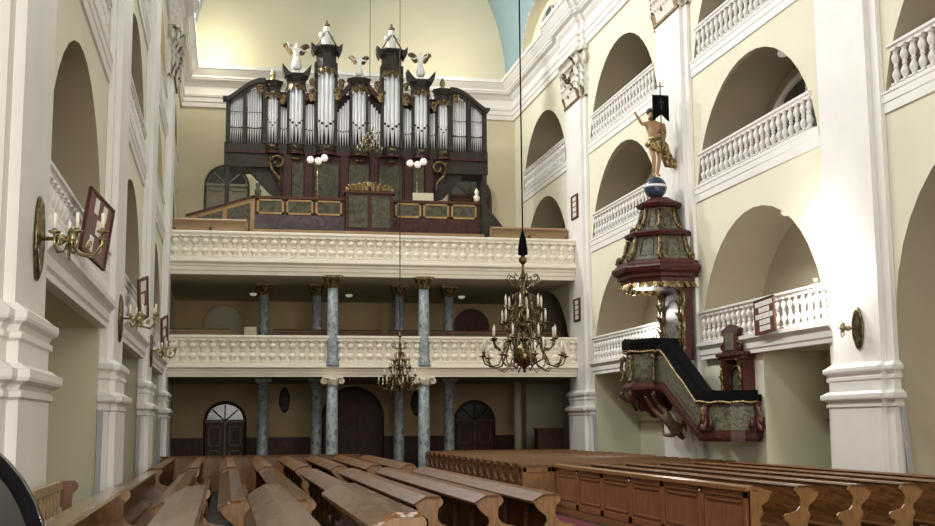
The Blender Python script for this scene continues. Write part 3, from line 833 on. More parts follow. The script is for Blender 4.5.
for s in (-1, 1):
    cap(OX+s*1.255, .36, 15.4, 16.28, .2); cap(OX+s*2.385, .3, 14.72, 15.15, .12); cap(OX+s*3.26, .24, 14.38, 14.85, .12)
    bm = B()      # horn-like corners around the angel towers and side scrolls
    for e in (-1, 1):
        c = s*2.385
        prism(bm, [(c+e*.12, Z(15.1)), (c+e*.3, Z(15.22)), (c+e*.55, Z(15.52)), (c+e*.52, Z(15.25)), (c+e*.44, Z(15.05))], -.3, .3, 'xz')
        c = s*1.255
        prism(bm, [(c+e*.35, Z(16.2)), (c+e*.6, Z(16.42)), (c+e*.58, Z(16.15)), (c+e*.48, Z(15.95))], -.25, .3, 'xz')
    ob('cap_horn', bm, 'case_dark', t)
    bm = B()
    for c, z, r in ((.82, 14.55, .16), (1.78, 14.45, .16), (2.9, 14.2, .12), (1.8, 14.9, .1), (.7, 14.9, .13), (3.75, 14.55, .12)):
        tube(bm, [(s*c+q[0], -.1, Z(z)+q[2]) for q in spiral(0, 0, r, .03, 0, 1.4, 16)], .05, 6)
        leaf(bm, (s*c, -.1, Z(z)), (0, -1, 0), (0, 0, -1), r*1.6, r*2.2, .04)
    tube(bm, [(s*(3.35+.0*i), -.15, Z(11.95-.1*i)) for i in range(2)], .03, 6)
    tube(bm, [(s*3.05+s*q[0], -.15, Z(11.7)+q[2]) for q in spiral(0, 0, .3, .06, 0, 1.1, 18)], .06, 6)
    tube(bm, [(s*3.35, -.15, Z(11.7)), (s*3.25, -.15, Z(11.4)), (s*3.0, -.15, Z(11.15)), (s*2.95, -.15, Z(10.7))], .06, 6)
    ob('gilt_scroll', bm, 'old_gold', t)
    bm = B(); lathe(bm, [(.14, 0), (.16, .08), (.06, .14), (.12, .24), (.1, .34), (.02, .5)], c=(s*3.26, .1, Z(14.85)), seg=10); ob('gilt_finial', bm, 'gold', t)
    bm = B()   # curved entablature stepping down between towers
    for x0, x1, za, zb in ((.34, .88, 15.0, 14.5), (1.66, 2.1, 14.55, 14.4), (2.7, 3.02, 14.4, 14.2)):
        pts = []
        for i in range(7):
            u = i/6; pts.append((s*(x0+(x1-x0)*u), Z(za+(zb-za)*sin(pi/2*u))))
        prism(bm, pts+[(p[0], p[1]-.25) for p in pts[::-1]], -.1, .4, 'xz')
        pts2 = [(p[0], p[1]-.25) for p in pts]
    ob('curved_entablature', bm, 'case_red', t)
cap(OX, .3, 14.75, 15.1, .14)

# ------------------------------------------------------------------ figures
def figure(name, J, E, m, parent=None, loc=(0, 0, 0), root=0, sub=2):
    """continuous skinned body: J list of (x, y, z, r), E edges"""
    bm = B(); sk = bm.verts.layers.skin.verify()
    vs = []
    for i, (x, y, z, r) in enumerate(J):
        v = bm.verts.new((x, y, z)); v[sk].radius = (r, r); v[sk].use_root = (i == root); vs.append(v)
    for a, b in E: bm.edges.new((vs[a], vs[b]))
    me = bpy.data.meshes.new(name); bm.to_mesh(me); bm.free(); me.materials.append(MATS[m])
    o = bpy.data.objects.new(name, me); C.objects.link(o); o.location = loc
    if parent: o.parent = parent
    a = o.modifiers.new('skin', 'SKIN'); a.use_smooth_shade = True
    b = o.modifiers.new('sub', 'SUBSURF'); b.levels = sub; b.render_levels = sub
    return o
def body(s, P):
    """s: overall scale (height about 1.8*s). P: dict of joint positions overriding the default stance."""
    D = dict(pel=(0, 0, .95), wai=(0, 0, 1.1), che=(0, 0, 1.35), nec=(0, 0, 1.5), hd0=(0, -.01, 1.6), hd1=(0, -.01, 1.74),
             hl=(-.1, 0, .9), kl=(-.12, -.03, .5), al=(-.13, 0, .08), tl=(-.14, -.16, .03),
             hr=(.1, 0, .9), kr=(.12, -.03, .5), ar=(.13, 0, .08), tr=(.14, -.16, .03),
             sl=(-.19, 0, 1.43), el=(-.28, 0, 1.16), wl=(-.3, -.1, .92), fl=(-.3, -.14, .84),
             sr=(.19, 0, 1.43), er=(.28, 0, 1.16), wr=(.3, -.1, .92), fr=(.3, -.14, .84))
    D.update(P)
    R = dict(pel=.14, wai=.12, che=.155, nec=.06, hd0=.085, hd1=.09, hl=.1, kl=.062, al=.042, tl=.035, hr=.1, kr=.062, ar=.042, tr=.035,
             sl=.07, el=.045, wl=.032, fl=.03, sr=.07, er=.045, wr=.032, fr=.03)
    names = list(D); ix = {n: i for i, n in enumerate(names)}
    J = [(D[n][0]*s, D[n][1]*s, D[n][2]*s, R[n]*s) for n in names]
    Ed = [('pel', 'wai'), ('wai', 'che'), ('che', 'nec'), ('nec', 'hd0'), ('hd0', 'hd1'), ('pel', 'hl'), ('hl', 'kl'), ('kl', 'al'), ('al', 'tl'), ('pel', 'hr'), ('hr', 'kr'), ('kr', 'ar'), ('ar', 'tr'),
          ('che', 'sl'), ('sl', 'el'), ('el', 'wl'), ('wl', 'fl'), ('che', 'sr'), ('sr', 'er'), ('er', 'wr'), ('wr', 'fr')]
    return J, [(ix[a], ix[b]) for a, b in Ed]
def wing(bm, s, e, y=.12):
    rows = []
    for i in range(7):
        u = i/6; x = e*(.08+.62*u); zt = 1.45+.35*sin(pi*u*.7); zb = zt-.15-.5*sin(pi*min(1, u*1.1))*(1-u*.3)
        rows.append([bm.verts.new((x*s, (y+.15*u)*s, zt*s)), bm.verts.new((x*s, (y+.15*u+.04)*s, zb*s)), bm.verts.new((x*s, (y+.15*u+.08)*s, zt*s))])
    for a, b in zip(rows[:-1], rows[1:]):
        for k in range(3): bm.faces.new((a[k], a[(k+1) % 3], b[(k+1) % 3], b[k]))
    bm.faces.new(rows[0]); bm.faces.new(rows[-1])
def angel(x, z, s, label, P, lean=0, crown=False):
    a = thing('angel_statue', label, 'statue', (x, 44.0, z), 'white angels on the organ')
    J, E_ = body(s, P)
    figure('figure_body', J, E_, 'statue_white', a)
    bm = B(); wing(bm, s, -1); wing(bm, s, 1); ob('wings', bm, 'old_gold', a)
    bm = B(); lathe(bm, [(.15*s, .95*s), (.2*s, .75*s), (.25*s, .5*s), (.2*s, .3*s)], sx=1.1, sy=.8, seg=10); ob('robe', bm, 'statue_white', a)
    if crown:
        bm = B(); tube(bm, [(-.5*s, .0, -.0), (-.15*s, -.15*s, 1.0*s), (.0, -.2*s, 1.25*s)], .03*s, 5); tube(bm, [(.5*s, 0, 0), (.15*s, -.15*s, 1.0*s), (.0, -.2*s, 1.25*s)], .03*s, 5)
        lathe(bm, [(.08*s, 1.78*s), (.13*s, 1.88*s), (.05*s, 1.94*s), (.01, 2.05*s)], seg=8)
        ob('gilt_trumpet', bm, 'old_gold', a)
    return a
angel(2.43, 15.15, .72, 'white angel raising both gilt wings above the left pipe tower', {'el': (-.38, -.1, 1.45), 'wl': (-.45, -.2, 1.65), 'fl': (-.47, -.24, 1.73), 'er': (.4, 0, 1.3), 'wr': (.62, -.1, 1.4), 'fr': (.7, -.12, 1.42)})
angel(7.2, 15.15, .66, 'white angel leaning outward above the right pipe tower', {'el': (-.4, -.1, 1.3), 'wl': (-.6, -.15, 1.35), 'fl': (-.68, -.16, 1.36), 'er': (.38, -.1, 1.5), 'wr': (.42, -.2, 1.72), 'fr': (.42, -.22, 1.8)})
angel(4.82, 15.08, .56, 'white angel with spread wings over the central pipe tower', {'el': (-.42, -.1, 1.4), 'wl': (-.62, -.15, 1.55), 'fl': (-.7, -.16, 1.6), 'er': (.42, -.1, 1.35), 'wr': (.64, -.15, 1.2), 'fr': (.72, -.16, 1.15)})
for x, w in ((OX-1.255, 'left'), (OX+1.255, 'right')):
    q = thing('crowned_finial', 'white urn figure with gilt crown between gilt struts on the tallest %s pipe tower' % w, 'finial', (x, 44.05, 16.28), 'white crowned finials')
    bm = B(); lathe(bm, [(.2, 0), (.24, .06), (.16, .12), (.19, .3), (.22, .46), (.14, .58), (.08, .62), (.13, .72), (.12, .82), (.05, .9)], seg=12)
    for e in (-1, 1): ball(bm, (e*.2, -.05, .52), .1, seg=8)
    ob('urn', bm, 'statue_white', q)
    bm = B(); lathe(bm, [(.1, .86), (.14, .94), (.06, .98), (.03, 1.02), (.05, 1.06), (.01, 1.12)], seg=10); ob('gilt_crown', bm, 'old_gold', q)
    for e in (-1, 1):
        bm = B(); tube(bm, [(e*.42, -.1, .0), (e*.2, -.16, .36), (e*.04, -.2, .62)], .03, 5); ob('gilt_strut', bm, 'old_gold', q)
# ------------------------------------------------------------------ chandeliers
def chandelier(x, y, zb, s, label, ztop, tassel):
    t = thing('chandelier', label, 'chandelier', (x, y, zb), 'brass nave chandeliers')
    bm = B()
    lathe(bm, [(.01, 0), (.03, .03), (.02, .07), (.05, .1), (.12, .14), (.18, .22), (.19, .31), (.17, .4), (.1, .47), (.05, .5), (.04, .55), (.08, .6), (.05, .66), (.04, .74), (.09, .8), (.1, .86), (.05, .92), (.035, 1.0), (.07, 1.06), (.08, 1.12), (.035, 1.18), (.03, 1.3), (.06, 1.36), (.07, 1.44), (.03, 1.5), (.025, 1.62), (.05, 1.66), (.05, 1.72), (.03, 1.76), (.02, 1.9), (.07, 1.95), (.08, 2.0), (.03, 2.05), (.02, 2.1)], seg=14)
    for v in bm.verts: v.co *= s
    ob('stem', bm, 'brass', t)
    for (n, R, zc, za, off) in ((8, .74, .26, .55, .0), (8, .57, .56, .9, .2), (6, .40, .84, 1.1, .45), (6, .33, 1.1, 1.34, .1)):
        for k in range(n):
            a = 2*pi*k/n+off; ca, sa = cos(a), sin(a)
            def q(r, z): return (r*ca*s, r*sa*s, z*s)
            bm = B()
            tube(bm, [q(.04, za), q(.1, za+.06), q(.2*R/.5, za+.02), q(.45*R, za-.12), q(.62*R, zc-.12), q(.8*R, zc-.16), q(.95*R, zc-.1), q(R, zc)], .016*s, 5)
            tube(bm, [q(.45*R+p[0], za-.02+p[2]) for p in spiral(0, 0, .08, .02, -pi/2, 1.2, 8)], .011*s, 4)
            lathe(bm, [(.012*s, 0), (.06*s, .02*s), (.065*s, .035*s), (.02*s, .04*s), (.024*s, .08*s)], c=q(R, zc), seg=8)
            arm = ob('arm', bm, 'brass', t)
            bm = B(); lathe(bm, [(.019*s, .05*s), (.019*s, .22*s), (.008*s, .24*s), (.004*s, .27*s)], c=q(R, zc), seg=6); ob('candle', bm, 'candle', arm)
            if n == 8 and R > .6 and k % 2 == 0:
                bm = B(); b2 = B()
                a2 = a+.19; qq = ((R+.02)*cos(a2)*s, (R+.02)*sin(a2)*s, (zc+.06)*s)
                tube(bm, [q(.8*R, zc-.14), (qq[0]*.95, qq[1]*.95, (zc-.06)*s), qq], .013*s, 5)
                lathe(bm, [(.012*s, 0), (.055*s, .02*s), (.02*s, .04*s), (.02*s, .07*s)], c=qq, seg=8)
                lathe(b2, [(.015*s, .05*s), (.015*s, .22*s), (.004*s, .26*s)], c=qq, seg=6)
                arm = ob('arm', bm, 'brass', t); ob('candle', b2, 'candle', arm)
    bm = B()
    for k in range(8):
        a = 2*pi*k/8; ca, sa = cos(a), sin(a)
        tube(bm, [(r*ca*s, r*sa*s, z*s) for r, z in ((.03, 1.55), (.12, 1.5), (.22, 1.54), (.3, 1.64), (.26, 1.72), (.2, 1.68))], .013*s, 5)
        tube(bm, [(r*ca*s, r*sa*s, z*s) for r, z in ((.16, .2), (.3, .1), (.42, .02), (.5, .1))], .010*s, 4)
    ob('scroll_ring', bm, 'brass', t)
    bm = B()
    if tassel: lathe(bm, [(.01, 2.05), (.09, 2.08), (.085, 2.2), (.06, 2.36), (.04, 2.42), (.02, 2.5)], seg=10)
    tube(bm, [(0, 0, 2.08*s), (0, 0, ztop-zb)], .014, 5)
    ob('suspension_cord', bm, 'black' if tassel else 'wire', t)
    return t
chandelier(5.1, 20.05, 2.86, 1.0, 'large nearest brass chandelier with white candles and black tassel', 24.9, True)
chandelier(5.1, 35.08, 2.92, .86, 'dark brass chandelier hanging before the central marble columns', 24.9, False)
chandelier(5.1, 42.9, 11.9, .62, 'bright small brass chandelier hanging before the organ pipes', 24.9, False)

# ------------------------------------------------------------------ wall sconces
def sconce(sx, y, z, label, candles):
    d = PD-.01
    t = thing('wall_sconce', label, 'sconce', (sX(sx, d), y, z), 'brass oval sconces')
    M = Matrix.Rotation(-sx*pi/2, 4, 'Z')
    bm = B(); oval_plate(bm, .40, .76, .05, M); ob('oval_plate', bm, 'brass', t)
    bm = B()
    o = -sx
    ball(bm, (o*.22, 0, .0), .06, seg=8); tube(bm, [(o*.05, 0, 0), (o*.22, 0, 0), (o*.3, 0, -.02)], .022, 6); ball(bm, (o*.33, 0, .02), .07, .8, .8, 1.5, seg=8)
    ob('bracket', bm, 'brass_bright', t)
    if candles:
        pos = [(.2, -.3, .0), (.4, -.24, .02), (.62, -.06, .05), (.58, .16, .0), (.26, .3, .02)]
    else:
        pos = [(.4, -.05, -.02)]
    for px, py, pz in pos:
        bm = B()
        tube(bm, [(o*.3, 0, -.02), (o*(.3+(px-.3)*.3), py*.4, -.14), (o*(.3+(px-.3)*.75), py*.85, -.17), (o*px, py, -.1+pz), (o*px, py, pz)], .014, 6)
        tube(bm, [(o*(.3+(px-.3)*.6)+q[0]*.5, py*.6+q[0]*.4, -.06+q[2]) for q in spiral(0, 0, .05, .015, 0, 1.3, 10)], .01, 4)
        lathe(bm, [(.012, 0), (.055, .015), (.06, .03), (.02, .03), (.022, .055)], c=(o*px, py, pz), seg=10)
        arm = ob('arm', bm, 'brass_bright', t)
        if candles:
            bm = B(); lathe(bm, [(.018, .05), (.018, .2), (.006, .21)], c=(o*px, py, pz), seg=8); ob('candle', bm, 'candle', arm)
    return t
sconce(-1, 12.15, 3.84, 'nearest brass sconce with five white candles on the window-side pilaster', True)
sconce(-1, 21.6, 3.88, 'middle brass candle sconce of the window-side wall', True)
sconce(-1, 30.6, 3.86, 'farthest brass candle sconce of the window-side wall', True)
sconce(1, 21.0, 3.77, 'brass oval sconce with one scrolled arm and no candles, on the right pilaster', False)

# ------------------------------------------------------------------ hymn boards
def hymn(sx, d, y, z, w, h, rows, label, tilt=0, seed=1):
    t = thing('hymn_board', label, 'hymn board', (sX(sx, d), y, z), 'brown hymn boards')
    t.rotation_euler = (tilt, 0, radians(-20 if y < 20 else -8) if sx < 0 else 0)
    bm = B(); x0, x1 = sorted((0, -sx*.03)); box(bm, x0, x1, -w/2, w/2, -h/2, h/2); ob('board', bm, 'board_brown', t)
    bm = B(); f0, f1 = sorted((-sx*.02, -sx*.045))
    for q in ((-w/2, w/2, -h/2, -h/2+.03), (-w/2, w/2, h/2-.03, h/2), (-w/2, -w/2+.03, -h/2, h/2), (w/2-.03, w/2, -h/2, h/2)): box(bm, f0, f1, *q)
    ob('frame', bm, 'dark_wood', t)
    rh = (h-.1)/len(rows)
    c0, c1 = sorted((-sx*.03, -sx*.038)); k0, k1 = sorted((-sx*.038, -sx*.042))
    for i, n in enumerate(rows):
        zc = h/2-.05-rh*(i+.5); cw = (w-.12)/5
        for k in n:
            bm = B(); yc = -sx*(-w/2+.06+cw*(k+.5))*1.0
            yc = -yc if sx < 0 else yc
            box(bm, c0, c1, yc-cw*.44, yc+cw*.44, zc-rh*.4, zc+rh*.4); cd = ob('number_card', bm, 'card', t)
    return t
hymn(1, WD-.32, 24.78, 4.36, 1.02, .8, [(0, 1, 2, 3, 4), (1, 2, 3), (0, 1, 2, 3, 4), (1, 2, 3), (1, 2, 3)], 'brown hymn board with many white number cards on the balustrade before the pulpit', -.05)
hymn(-1, WD-.42, 15.3, 4.45, .7, .85, [(1, 3), (2,), (3,)], 'brown hymn board with few cards behind the nearest candle sconce', -.28)
hymn(-1, WD-.4, 24.2, 4.5, .9, .85, [(1, 2, 3), (2, 3), (1, 2)], 'brown hymn board beside the middle candle sconce', .2)
hymn(-1, WD-.4, 32.9, 4.5, .9, .85, [(1, 2, 3), (2, 3), (1, 2)], 'brown hymn board beside the farthest candle sconce', .2)
hymn(1, PD-.0, 39.75, 9.57, .8, .85, [(1, 2, 3), (1, 2, 3), (1, 2, 3), (1, 2, 3)], 'small brown hymn board on the far pilaster above the upper gallery rail', 0)
hymn(1, PD-.0, 39.72, 5.9, .75, .8, [(1, 2, 3), (1, 2, 3), (1, 2, 3), (1, 2, 3)], 'small brown hymn board on the far pilaster below the upper gallery', 0)

# ------------------------------------------------------------------ pulpit
pc = (11.3, 30.25)
t = thing('pulpit', 'red and green marbled pulpit with black draped rail and descending stair', 'pulpit', (pc[0], pc[1], 1.6))
zz = lambda z: z-1.6
SEG = 8; RO = pi/8
def oct_(bm, prof, c=(0, 0)): lathe(bm, [(r, zz(z)) for r, z in prof], c=(c[0], c[1], 0), seg=SEG, smooth=False, rot=RO)
bm = B(); oct_(bm, [(.72, 3.0), (.78, 3.15), (.8, 3.5), (.74, 3.82)]); ob('basket_wall', bm, 'pulpit_green', t)
bm = B(); oct_(bm, [(.78, 2.82), (.92, 2.84), (.92, 2.92), (.84, 2.98), (.76, 3.04)]); oct_(bm, [(.74, 3.8), (.82, 3.84), (.86, 3.9), (.82, 3.95)]); ob('basket_moulding', bm, 'pulpit_red', t)
bm = B(); oct_(bm, [(.04, 2.1), (.14, 2.14), (.2, 2.22), (.4, 2.36), (.52, 2.52), (.55, 2.62), (.76, 2.82)]); ob('basket_underside', bm, 'pulpit_red', t)
bm = B()
oct_(bm, [(.74, 3.8), (.87, 3.93), (.87, 4.1), (.8, 4.2), (.5, 4.16), (.0, 4.1)])
for v in bm.verts:
    v.co.z += .03*sin(9*v.co.x+5*v.co.y)
ob('black_drape', bm, 'black', t)
bm = B()
for k in range(SEG):
    a = RO+2*pi*k/SEG
    for i in range(1, 5):
        pass
pts = [(.86*cos(RO+2*pi*k/SEG), .86*sin(RO+2*pi*k/SEG), zz(3.86)) for k in range(SEG+1)]
full = []
for p, q in zip(pts[:-1], pts[1:]):
    for i in range(4):
        u = i/4; full.append((p[0]+(q[0]-p[0])*u, p[1]+(q[1]-p[1])*u, p[2]-.03*sin(pi*u)))
tube(bm, full+[full[0]], .028, 6); ob('gold_fringe', bm, 'gold', t)
bm = B(); b2 = B()
for k in range(SEG):      # gilt volutes at the corners
    a = RO+2*pi*k/SEG
    if cos(a) > .8: continue
    ca, sa = cos(a), sin(a)
    tube(bm, [(ca*r, sa*r, zz(z)) for r, z in ((.78, 3.72), (.86, 3.62), (.9, 3.45), (.84, 3.25), (.88, 3.1), (.94, 3.04))], .05, 6)
    ball(bm, (ca*.84, sa*.84, zz(3.68)), .085, seg=8)
    tube(b2, [(ca*r, sa*r, zz(z)) for r, z in ((.86, 2.8), (.92, 2.7), (.8, 2.6), (.62, 2.5), (.5, 2.3))], .055, 6)
ob('gilt_volute', bm, 'old_gold', t); ob('underside_scroll', b2, 'pulpit_red', t)
# stair parapet along the wall and bowed landing parapet
ox = 11.08-pc[0]
def yy(y): return y-pc[1]
PLAN = [(11.08, 29.6, 3.85, 2.9), (11.08, 29.0, 3.85, 2.9), (11.08, 26.75, 2.5, 1.7), (11.12, 26.45, 2.46, 1.68), (11.26, 26.15, 2.46, 1.68), (11.5, 25.92, 2.46, 1.68), (11.78, 25.8, 2.46, 1.68), (12.06, 25.78, 2.46, 1.68), (12.2, 25.8, 2.46, 1.68)]
def band(name, m, f, o0, o1):
    """ribbon following the parapet plan; f(top, bottom) gives its lower and upper edges, o0..o1 the offsets outward"""
    bm = B(); rows = []
    n = len(PLAN)
    for i, (x, y, zt, zb) in enumerate(PLAN):
        a = PLAN[max(0, i-1)]; c = PLAN[min(n-1, i+1)]
        d = Vector((c[0]-a[0], c[1]-a[1], 0)).normalized(); nrm = Vector((d.y, -d.x, 0))   # outward
        lo, hi = f(zt, zb)
        P0 = Vector((x-pc[0], yy(y), 0))
        rows.append([bm.verts.new((P0+nrm*q[0]+Vector((0, 0, zz(q[1]))))) for q in ((o0, lo), (o1, lo), (o1, hi), (o0, hi))])
    for a, c in zip(rows[:-1], rows[1:]):
        for k in range(4): bm.faces.new((a[k], a[(k+1) % 4], c[(k+1) % 4], c[k]))
    bm.faces.new(rows[0]); bm.faces.new(rows[-1][::-1])
    return ob(name, bm, m, t)
d_ = Vector((0, -1, 0)); SG = 1
_t = Vector((PLAN[2][0]-PLAN[1][0], PLAN[2][1]-PLAN[1][1])); SG = 1 if _t.y*1 > 0 else -1
# walking from the basket towards the landing the outward side is -x, i.e. (dy, -dx) with dy < 0 gives -x
band('stair_parapet', 'pulpit_green', lambda a, b: (b, a), -.1, 0)
band('stair_moulding', 'pulpit_red', lambda a, b: (b-.08, b+.05), -.1, .09)
band('stair_moulding', 'pulpit_red', lambda a, b: (b+.05, b+.12), -.05, .05)
band('stair_moulding', 'pulpit_red', lambda a, b: (b-.15, b-.08), -.1, .04)
band('stair_moulding', 'pulpit_red', lambda a, b: (a-.09, a), -.12, .05)
band('rail_drape', 'black', lambda a, b: (a, a+.15), -.3, .07)
band('rail_drape', 'black', lambda a, b: (a-.1, a+.26), -.34, -.08)
bm = B(); pp = []
for i in range(len(PLAN)-1):
    p, q = PLAN[i], PLAN[i+1]
    m_ = 6 if i < 2 else 2
    for k in range(m_):
        u = k/m_; pp.append((p[0]+(q[0]-p[0])*u-pc[0]-.08*(1 if i < 3 else .5), yy(p[1]+(q[1]-p[1])*u)-.08*(0 if i < 3 else 1), zz(p[2]+(q[2]-p[2])*u-.02+.02*sin(len(pp)*2))))
tube(bm, pp, .03, 6); ob('rail_fringe', bm, 'gold', t)
bm = B(); prism(bm, [(yy(29.7), zz(2.85)), (yy(29.0), zz(2.85)), (yy(26.75), zz(1.62)), (yy(26.0), zz(1.62)), (yy(26.0), zz(1.78)), (yy(26.75), zz(1.78)), (yy(29.0), zz(3.0)), (yy(29.7), zz(3.0))], ox+.08, .7, 'yz')
prism(bm, [(ox+.05, yy(26.75)), (ox+.05, yy(26.5)), (ox+.22, yy(26.2)), (ox+.45, yy(26.0)), (ox+.75, yy(25.88)), (.88, yy(25.86)), (.88, yy(26.75))], zz(1.6), zz(1.76), 'xy')
for i in range(7):
    y1 = 26.75+.32*i; z1 = 1.78+.175*(i+1)
    box(bm, ox+.1, .7, yy(y1), yy(y1+.34), zz(z1-.19), zz(z1))
ob('stair_steps', bm, 'pulpit_red', t)
for (vx, vy, dx_, dy_) in ((11.14, 26.42, -.9, -.45), (12.08, 25.78, .1, -1)):
    X0, Y0 = vx-pc[0], yy(vy)
    bm = B(); tube(bm, [(X0+dx_*d, Y0+dy_*d, zz(z)) for d, z in ((.03, 2.36), (.1, 2.28), (.09, 2.12), (.05, 2.0), (.12, 1.9), (.18, 1.83), (.17, 1.75))], .08, 6); ob('landing_volute', bm, 'pulpit_red', t)
    bm = B(); tube(bm, [(X0+dx_*(d+.07), Y0+dy_*(d+.07), zz(z)) for d, z in ((.08, 2.32), (.1, 2.2), (.08, 2.08), (.1, 1.95))], .035, 6); ob('volute_gilding', bm, 'old_gold', t)
    for e in (-1, 1):
        bm = B(); tube(bm, [(X0+dx_*.08-dy_*e*.17, Y0+dy_*.08+dx_*e*.17, zz(z)) for z in (2.1, 1.95, 1.82)], .05, 6, rr=[.03, .05, .07]); ob('landing_volute', bm, 'pulpit_red', t)
bm = B(); prism(bm, [(yy(28.8), zz(3.02)), (yy(28.8), zz(3.06)), (yy(27.0), zz(2.08)), (yy(27.0), zz(2.04))], ox-.015, ox, 'yz'); ob('panel_frame', bm, 'old_gold', t)
bm = B(); prism(bm, [(yy(28.8), zz(3.6)), (yy(28.8), zz(3.64)), (yy(27.0), zz(2.62)), (yy(27.0), zz(2.58))], ox-.015, ox, 'yz'); ob('panel_frame', bm, 'old_gold', t)
# back board on the pier
bm = B(); box(bm, .52, .78, -.9, .75, zz(3.6), zz(5.7)); ob('back_board', bm, 'pulpit_red', t)
bm = B(); box(bm, .49, .53, -.62, .45, zz(3.9), zz(5.4)); ob('back_panel', bm, 'pulpit_green', t)
bm = B()
for yv in (-.92, -.66, .52, .76):
    tube(bm, [(.5+.02*sin(i*1.7), yv+.05*sin(i*1.3), zz(3.8+.17*i)) for i in range(11)], .045, 6)
    for i in range(5): leaf(bm, (.5, yv, zz(3.95+.33*i)), (-1, 0, 0), (0, 0, 1), .16, .26, .06)
ob('gilt_border', bm, 'gold', t)
# carved figure bearing the basket
J, E_ = body(.92, {'kl': (-.1, -.2, .55), 'al': (-.1, .0, .2), 'tl': (-.1, .06, .1), 'kr': (.12, -.28, .6), 'ar': (.1, -.05, .28), 'tr': (.1, .05, .18), 'el': (-.34, -.16, 1.3), 'wl': (-.2, -.32, 1.15), 'fl': (-.12, -.34, 1.1), 'er': (.36, -.1, 1.35), 'wr': (.3, -.25, 1.6), 'fr': (.26, -.28, 1.68)})
f = figure('carved_bearer', J, E_, 'carved_wood', t, (-.62, -.9, zz(2.78)))
f.rotation_euler = Vector((.9, -.05, -1.1)).to_track_quat('Z', 'X').to_euler()
# canopy
t = thing('pulpit_canopy', 'tiered red and green marbled sounding canopy above the pulpit', 'canopy', (11.56, 30.2, 5.6))
zz2 = lambda z: z-5.6
def oc(prof, m, name, seg=8):
    bm = B(); lathe(bm, [(r, zz2(z)) for r, z in prof], seg=seg, smooth=False, rot=RO); return ob(name, bm, m, t)
oc([(.9, 5.62), (1.1, 5.64), (1.12, 5.76), (1.2, 5.8), (1.2, 5.88), (1.32, 5.95), (1.36, 6.05), (1.34, 6.1), (1.22, 6.16), (1.2, 6.24), (1.05, 6.28)], 'pulpit_red', 'lower_cornice')
oc([(1.08, 6.26), (1.02, 6.4), (.9, 6.65), (.84, 6.92)], 'pulpit_green', 'lower_dome')
oc([(.84, 6.9), (.95, 6.94), (1.0, 7.02), (.96, 7.07), (.7, 7.12)], 'pulpit_red', 'middle_cornice')
oc([(.68, 7.1), (.6, 7.25), (.5, 7.5), (.46, 7.76)], 'pulpit_green', 'upper_dome')
oc([(.46, 7.74), (.6, 7.78), (.66, 7.86), (.62, 7.9), (.5, 7.92), (.38, 8.0), (.3, 8.05)], 'pulpit_red', 'upper_cornice')
bm = B()
for k in range(8):
    a = RO+2*pi*k/8; ca, sa = cos(a), sin(a)
    if ca > .8: continue
    tube(bm, [(ca*r, sa*r, zz2(z)) for r, z in ((.88, 6.9), (.94, 6.75), (.96, 6.6), (1.04, 6.42), (1.16, 6.36), (1.2, 6.28), (1.12, 6.26))], .065, 6)
    tube(bm, [(ca*r, sa*r, zz2(z)) for r, z in ((.5, 7.72), (.54, 7.55), (.58, 7.4), (.66, 7.24), (.78, 7.22), (.8, 7.14), (.74, 7.12))], .05, 6)
    ball(bm, (ca*1.14, sa*1.14, zz2(6.36)), .1, seg=8); ball(bm, (ca*.75, sa*.75, zz2(7.2)), .08, seg=8)
    tube(bm, [(ca*1.16*cos(0)+0, sa*1.16, zz2(5.62)), (ca*1.14, sa*1.14, zz2(5.5))], .05, 6)
ob('gilt_volute', bm, 'old_gold', t)
bm = B()
for k in range(8):
    a0 = RO+2*pi*k/8; a1 = a0+2*pi/8
    if cos((a0+a1)/2) > .8: continue
    p = Vector((1.1*cos(a0), 1.1*sin(a0), 0)); q = Vector((1.1*cos(a1), 1.1*sin(a1), 0))
    for i in range(4):
        c = p.lerp(q, (i+.5)/4); n = c.normalized()
        leaf(bm, (c.x, c.y, zz2(5.66)), n, (0, 0, -1), .2, .16, .03)
ob('valance', bm, 'gold', t)
bm = B()
for k in range(8):
    am = RO+2*pi*(k+.5)/8
    for (r0, z0_, r1, z1_, w) in ((1.0, 6.38, .86, 6.86, .38), (.6, 7.2, .47, 7.68, .2)):
        ca, sa = cos(am), sin(am); kf = cos(pi/8)
        A_ = Vector((ca*r0*kf, sa*r0*kf, zz2(z0_))); B_ = Vector((ca*r1*kf, sa*r1*kf, zz2(z1_))); s_ = Vector((-sa, ca, 0))
        n_ = Vector((ca, sa, .2))*.02
        loop = [A_-s_*w*.5+n_, A_+s_*w*.5+n_, B_+s_*w*.42+n_, B_-s_*w*.42+n_]
        tube(bm, loop+[loop[0]], .015, 4)
ob('panel_frame', bm, 'old_gold', t)

# statue on the canopy
t = thing('banner_statue', 'painted and gilded statue raising one arm on a blue globe', 'statue', (11.45, 30.2, 8.05))
bm = B(); ball(bm, (0, 0, .3), .31, seg=14); ob('blue_globe', bm, 'globe_blue', t)
bm = B(); lathe(bm, [(.315, -.035), (.325, 0), (.315, .035)], c=(0, 0, .33), seg=24); ob('globe_band', bm, 'tin', t)
s = 1.06
J, E_ = body(s, {'pel': (-.02, -.02, .95), 'wai': (-.03, -.02, 1.1), 'che': (0, -.02, 1.35), 'nec': (-.02, -.02, 1.5), 'hd0': (-.06, -.03, 1.6), 'hd1': (-.08, -.04, 1.74),
                 'kl': (-.06, -.12, .5), 'al': (-.03, .0, .08), 'tl': (-.06, -.13, .03), 'kr': (.12, -.06, .52), 'ar': (.08, .05, .1), 'tr': (.1, -.1, .04),
                 'el': (-.34, -.06, 1.4), 'wl': (-.5, -.1, 1.62), 'fl': (-.56, -.12, 1.71), 'er': (.3, -.05, 1.18), 'wr': (.2, -.25, 1.35), 'fr': (.14, -.3, 1.38)})
figure('figure_body', J, E_, 'skin', t, (0, 0, .58))
